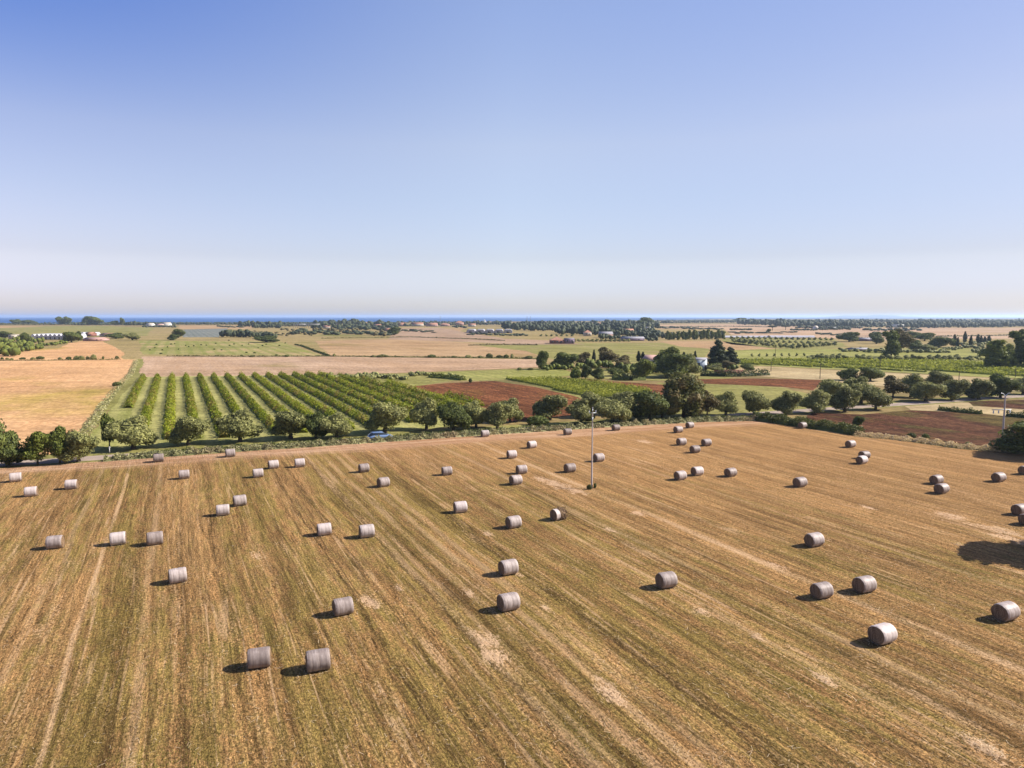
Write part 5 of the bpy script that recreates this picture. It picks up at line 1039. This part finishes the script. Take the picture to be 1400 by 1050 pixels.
HS = [
 (446, 449.5, 10, 4.5, 12, 'plaster', 'terracotta', 'gable', 'cream house right of the white canopies, lowest on the left'), (463, 447.5, 9, 4.5, 12, 'whitepaint', 'pinkplaster', 'gable', 'small white house between the canopies and the rose houses'), (516, 448, 10, 4.5, 12, 'plaster', 'terracotta', 'gable', 'cream house half hidden right of the rose houses'), (530, 453, 8, 4, 10, 'pinkplaster', 'terracotta', 'gable', 'small rose house just left of the round blue-dark tree'),
 (645, 446.6, 10, 4, 14, 'plaster', 'terracotta', 'gable', 'small cream house left above the grey greenhouses'), (742, 447.5, 10, 5, 12, 'plaster', 'terracotta', 'gable', 'cream house showing through the central trees, leftmost'), (815, 446, 12, 5, 12, 'pinkplaster', 'terracotta', 'gable', 'far rose house behind the central hamlet trees'), (845, 452, 9, 5, 12, 'plaster', 'pinkplaster', 'gable', 'cream house with pink roof behind the pink farmhouse'), # x, y, w, h, depth, wall, roof, kind, label
 (204, 446.5, 9, 4.5, 12, 'whitepaint', 'plaster', 'gable', 'left white house among the coastal trees'), (217, 447, 9, 4, 12, 'plaster', 'pinkplaster', 'gable', 'pinkish house between the two white coastal houses'), (226, 446.6, 11, 5.5, 12, 'whitepaint', 'plaster', 'gable', 'tallest white house among the coastal trees'),
 (548, 446, 13, 4.6, 15, 'pinkplaster', 'terracotta', 'gable', 'first pink house from the left in the far village row'), (570, 446, 16, 4.8, 15, 'plaster', 'terracotta', 'gable', 'second, longer house with cream front in the far village row'), (590, 446.3, 15, 4.6, 15, 'pinkplaster', 'terracotta', 'gable', 'third pink house in the far village row'), (608, 446, 12, 4.2, 15, 'pinkplaster', 'terracotta', 'hip', 'fourth house with hipped roof in the far village row'),
 (628, 444.8, 11, 6, 15, 'pinkplaster', 'terracotta', 'hip', 'tall rose house at the right end of the village row'), (480, 444.8, 14, 5, 15, 'pinkplaster', 'terracotta', 'gable', 'rose house left among the village trees'), (497, 445, 16, 4.6, 15, 'pinkplaster', 'terracotta', 'gable', 'rose house right among the village trees'),
 (666, 443.6, 12, 3.6, 15, 'whitepaint', 'pinkplaster', 'gable', 'small white house with pink roof above the long glasshouse'),
 (777, 455, 9, 6, 10, 'plaster', 'greyroof', 'flat', 'pale grey block house right of the village park'), (804, 459.5, 10, 8, 12, 'plaster', 'terracotta', 'hip', 'cream house at the left of the central hamlet'), (829, 449.8, 7, 5, 12, 'plaster', 'plaster', 'flat', 'cream flat house peeping above the central hamlet'),
 (829, 461.5, 18, 7.5, 14, 'pinkplaster', 'greyroof', 'gable', 'broad mauve-pink house in the central hamlet'), (859, 458, 15, 8, 13, 'pinkplaster', 'terracotta', 'gable', 'pink farmhouse with bright gable in the central hamlet'), (866, 466, 30, 5, 12, 'mauvewall', 'greyroof', 'gable', 'long low grey shed at the foot of the central hamlet'),
 (886, 449.5, 7, 2.4, 10, 'whitepaint', 'plaster', 'flat', 'tiny white house behind the central hamlet'), (1117, 450.8, 3.5, 5, 12, 'whitepaint', 'plaster', 'gable', 'tiny white house before the blue horizon wood'), (1230, 447.8, 12, 4, 16, 'whitepaint', 'greyroof', 'flat', 'white building far off before the right horizon wood'), (1140, 450.6, 14, 3, 14, 'pinkplaster', 'greyroof', 'gable', 'low far house right of the tiny white one'),
 (1187, 466.5, 22, 4, 14, 'mauvewall', 'greyroof', 'gable', 'low grey shed between the far right dark trees'), (1178, 480, 24, 3.4, 9, 'mauvewall', 'greyroof', 'gable', 'low dark shed on the edge of the right vineyards'),
 (16, 464, 9, 6, 10, 'plaster', 'plaster', 'flat', 'cream shed at the left edge beside the polytunnels'), (28, 465, 8, 6, 9, 'whitepaint', 'plaster', 'flat', 'white box shed between two dark trees at left'),
 (146, 460.5, 20, 4.5, 16, 'plaster', 'terracotta', 'gable', 'orange-roofed long shed right of the polytunnels'), (126, 466.5, 26, 4.4, 12, 'pinkplaster', 'pinkplaster', 'gable', 'pink low shed in front of the orange-roofed one'), (121, 460, 8, 5.5, 10, 'brickwall', 'terracotta', 'gable', 'small brick-red shed at the end of the polytunnels'),
]
for x, y, w_, h_, d_, wl, rf, kd, lb in HS: house('house' if 'shed' not in lb else 'shed', x, y, w_, h_, d_, M[wl], M[rf], lb, kind=kd, cat='shed' if 'shed' in lb else 'house', wins=2, rise=.42, door=False)
# church-like white spire and masts
for x, y, h_, lb in ((662.5, 444, 7, 'small white bell tower in the far village'),):
    s = m_per_px(y); q = G(x, y); mb = MB(); mb.box((0, 0, h_*s*.4), (2.4, 2.4, h_*s*.4)); r_ = empty('bell_tower', (q.x, q.y, 0)); mb.build('shaft', M['whitepaint'], r_); mb = MB(); mb.box((0, 0, h_*s*.9), (2.8, 2.8, h_*s*.1), taper=.05); mb.build('spire', M['whitepaint'], r_); tag(r_, lb, 'tower')
for x, lb in ((720.6, 'left thin mast on the horizon'), (725, 'right thin mast on the horizon'), (602, 'thin mast above the village row')):
    y = 446; s = m_per_px(y); q = G(x, y); mb = MB(); mb.tube([(0, 0, 0), (0, 0, 14*s)], [.5, .35], 6)
    for k in range(3): mb.box((0, 0, (6+k*3.5)*s), (1.1, .2, .2))
    tag(mb.build('mast', M['steel'], loc=(q.x, q.y, 0)), lb, 'mast')
# polytunnels / glasshouses
def tunnels(name, x0, x1, y, n, hpx, depth, label, cat='polytunnel', group=None):
    mt = M['plastic'] if name == 'polytunnel' else M['oldglass']
    s = m_per_px(y); tot = (x1-x0)*s; w_ = tot/n; a = G(x0, y)
    for i in range(n):
        root = empty(name, (a.x+w_*(i+.5), a.y, .2)); mb = MB(); th = np.linspace(0, np.pi, 12); h = hpx*s; V = []
        for yy in (0, depth): V += [(math.cos(t)*w_*.47, yy, (math.sin(t)**.8 if name == 'polytunnel' else min(1, 1.5*math.sin(t)))*h) for t in th]
        mb.add(V, [[j, j+1, 12+j+1, 12+j] for j in range(11)]); mb.build('cover', mt, root)
        mb = MB(); mb.add([(math.cos(t)*w_*.465, .02, (math.sin(t)**.8 if name == 'polytunnel' else min(1, 1.5*math.sin(t)))*h*.99) for t in th], [list(range(12))]); mb.build('end_wall', mt, root)
        mb = MB(); mb.box((0, -.06, min(1.2, h*.3)), (w_*.16, .05, min(1.2, h*.3))); mb.build('door', M['darkopening'], root)
        tag(root, label.format(nth(i)), cat, group)
tunnels('polytunnel', 42, 96, 464.5, 9, 7.5, 26, '{} white polytunnel from the left in the left-hand group', group='white polytunnels behind the thicket')
tunnels('polytunnel', 103, 128, 459, 4, 4.5, 14, '{} white polytunnel from the left, right of the dark tree', group='white polytunnels right of the dark tree')
tunnels('greenhouse', 637, 701, 455.5, 5, 4.8, 40, '{} long grey greenhouse from the left below the far village', 'greenhouse', 'grey greenhouses below the far village')
def canopy(x, y, w_, hpx, label):
    s = m_per_px(y); q = G(x, y); W = w_*s; H_ = hpx*s; root = empty('canopy_shed', (q.x, q.y, .2)); mb = MB(); mb.box((0, 4, H_), (W/2, 6, .5)); mb.build('roof', M['plastic'], root)
    for i in range(6):
        mb = MB(); mb.box((-W/2+.6+i*(W-1.2)/5, -1.8, H_/2-.26), (.3, .3, H_/2-.26)); mb.build('post', M['greyroof'], root)
    tag(root, label, 'shed')
canopy(409, 448.5, 16, 5, 'left open white-roofed canopy behind the terraced scrub'); canopy(427, 448.5, 17, 5, 'right open white-roofed canopy behind the terraced scrub')
def cloche(x0, x1, y, hpx, depth, label):
    a, b = G(x0, y), G(x1, y); W = b.x-a.x; h = hpx*m_per_px(y); th = np.linspace(0, np.pi, 8); mb = MB()
    V = []
    for xx in np.linspace(0, W, 12): V += [(xx, -math.cos(t)*depth/2, math.sin(t)*h) for t in th]
    mb.add(V, [[i*8+j, i*8+j+1, (i+1)*8+j+1, (i+1)*8+j] for i in range(11) for j in range(7)]); tag(mb.build('polytunnel', M['plastic'], loc=(a.x, a.y, .3)), label, 'polytunnel')
cloche(985, 1050, 461.5, 2.2, 9, 'left low white crop tunnel behind the far grove'); cloche(1051, 1112, 461.7, 2.6, 9, 'right low white crop tunnel behind the far grove')
# pale hills on the far horizon
def hill(x, wpx, hpx, Y, name, label):
    s = Y/FPX; cx_ = (x-CX)*s; mb = MB(); W = wpx*s; H_ = hpx*s; nx, ny = 30, 8; V = []
    for j in range(ny):
        for i in range(nx):
            a = i/(nx-1)*2-1; b = j/(ny-1)*2-1; hh = max(0, 1-a*a)**1.3*max(0, 1-b*b)*(1+.18*math.sin(a*9+b)+.1*math.sin(a*23)); V.append((cx_+a*W/2, Y+b*W*.2, H_*hh))
    mb.add(V, [[j*nx+i, j*nx+i+1, (j+1)*nx+i+1, (j+1)*nx+i] for j in range(ny-1) for i in range(nx-1)]); tag(mb.build(name, M['far'], smooth=True), label, kind='structure')
hill(1190, 160, 3.3, 15500, 'hill', 'faint pale hill on the horizon right of centre')
# ------------------------------------------------------------------ air
hz = MB(); hz.box((0, 13000, 29.5), (33000, 14500, 30.5)); hm = bpy.data.materials.new('haze_air'); hm.use_nodes = True; t = hm.node_tree
for n in list(t.nodes): t.nodes.remove(n)
ho = t.nodes.new('ShaderNodeOutputMaterial'); hv = t.nodes.new('ShaderNodeVolumePrincipled'); hv.inputs['Density'].default_value = 7e-5
hv.inputs['Color'].default_value = (.58, .76, 1, 1); hv.inputs['Anisotropy'].default_value = .3
t.links.new(hv.outputs[0], ho.inputs['Volume']); tag(hz.build('haze', hm), 'thin blue summer haze over the far land', kind='stuff')
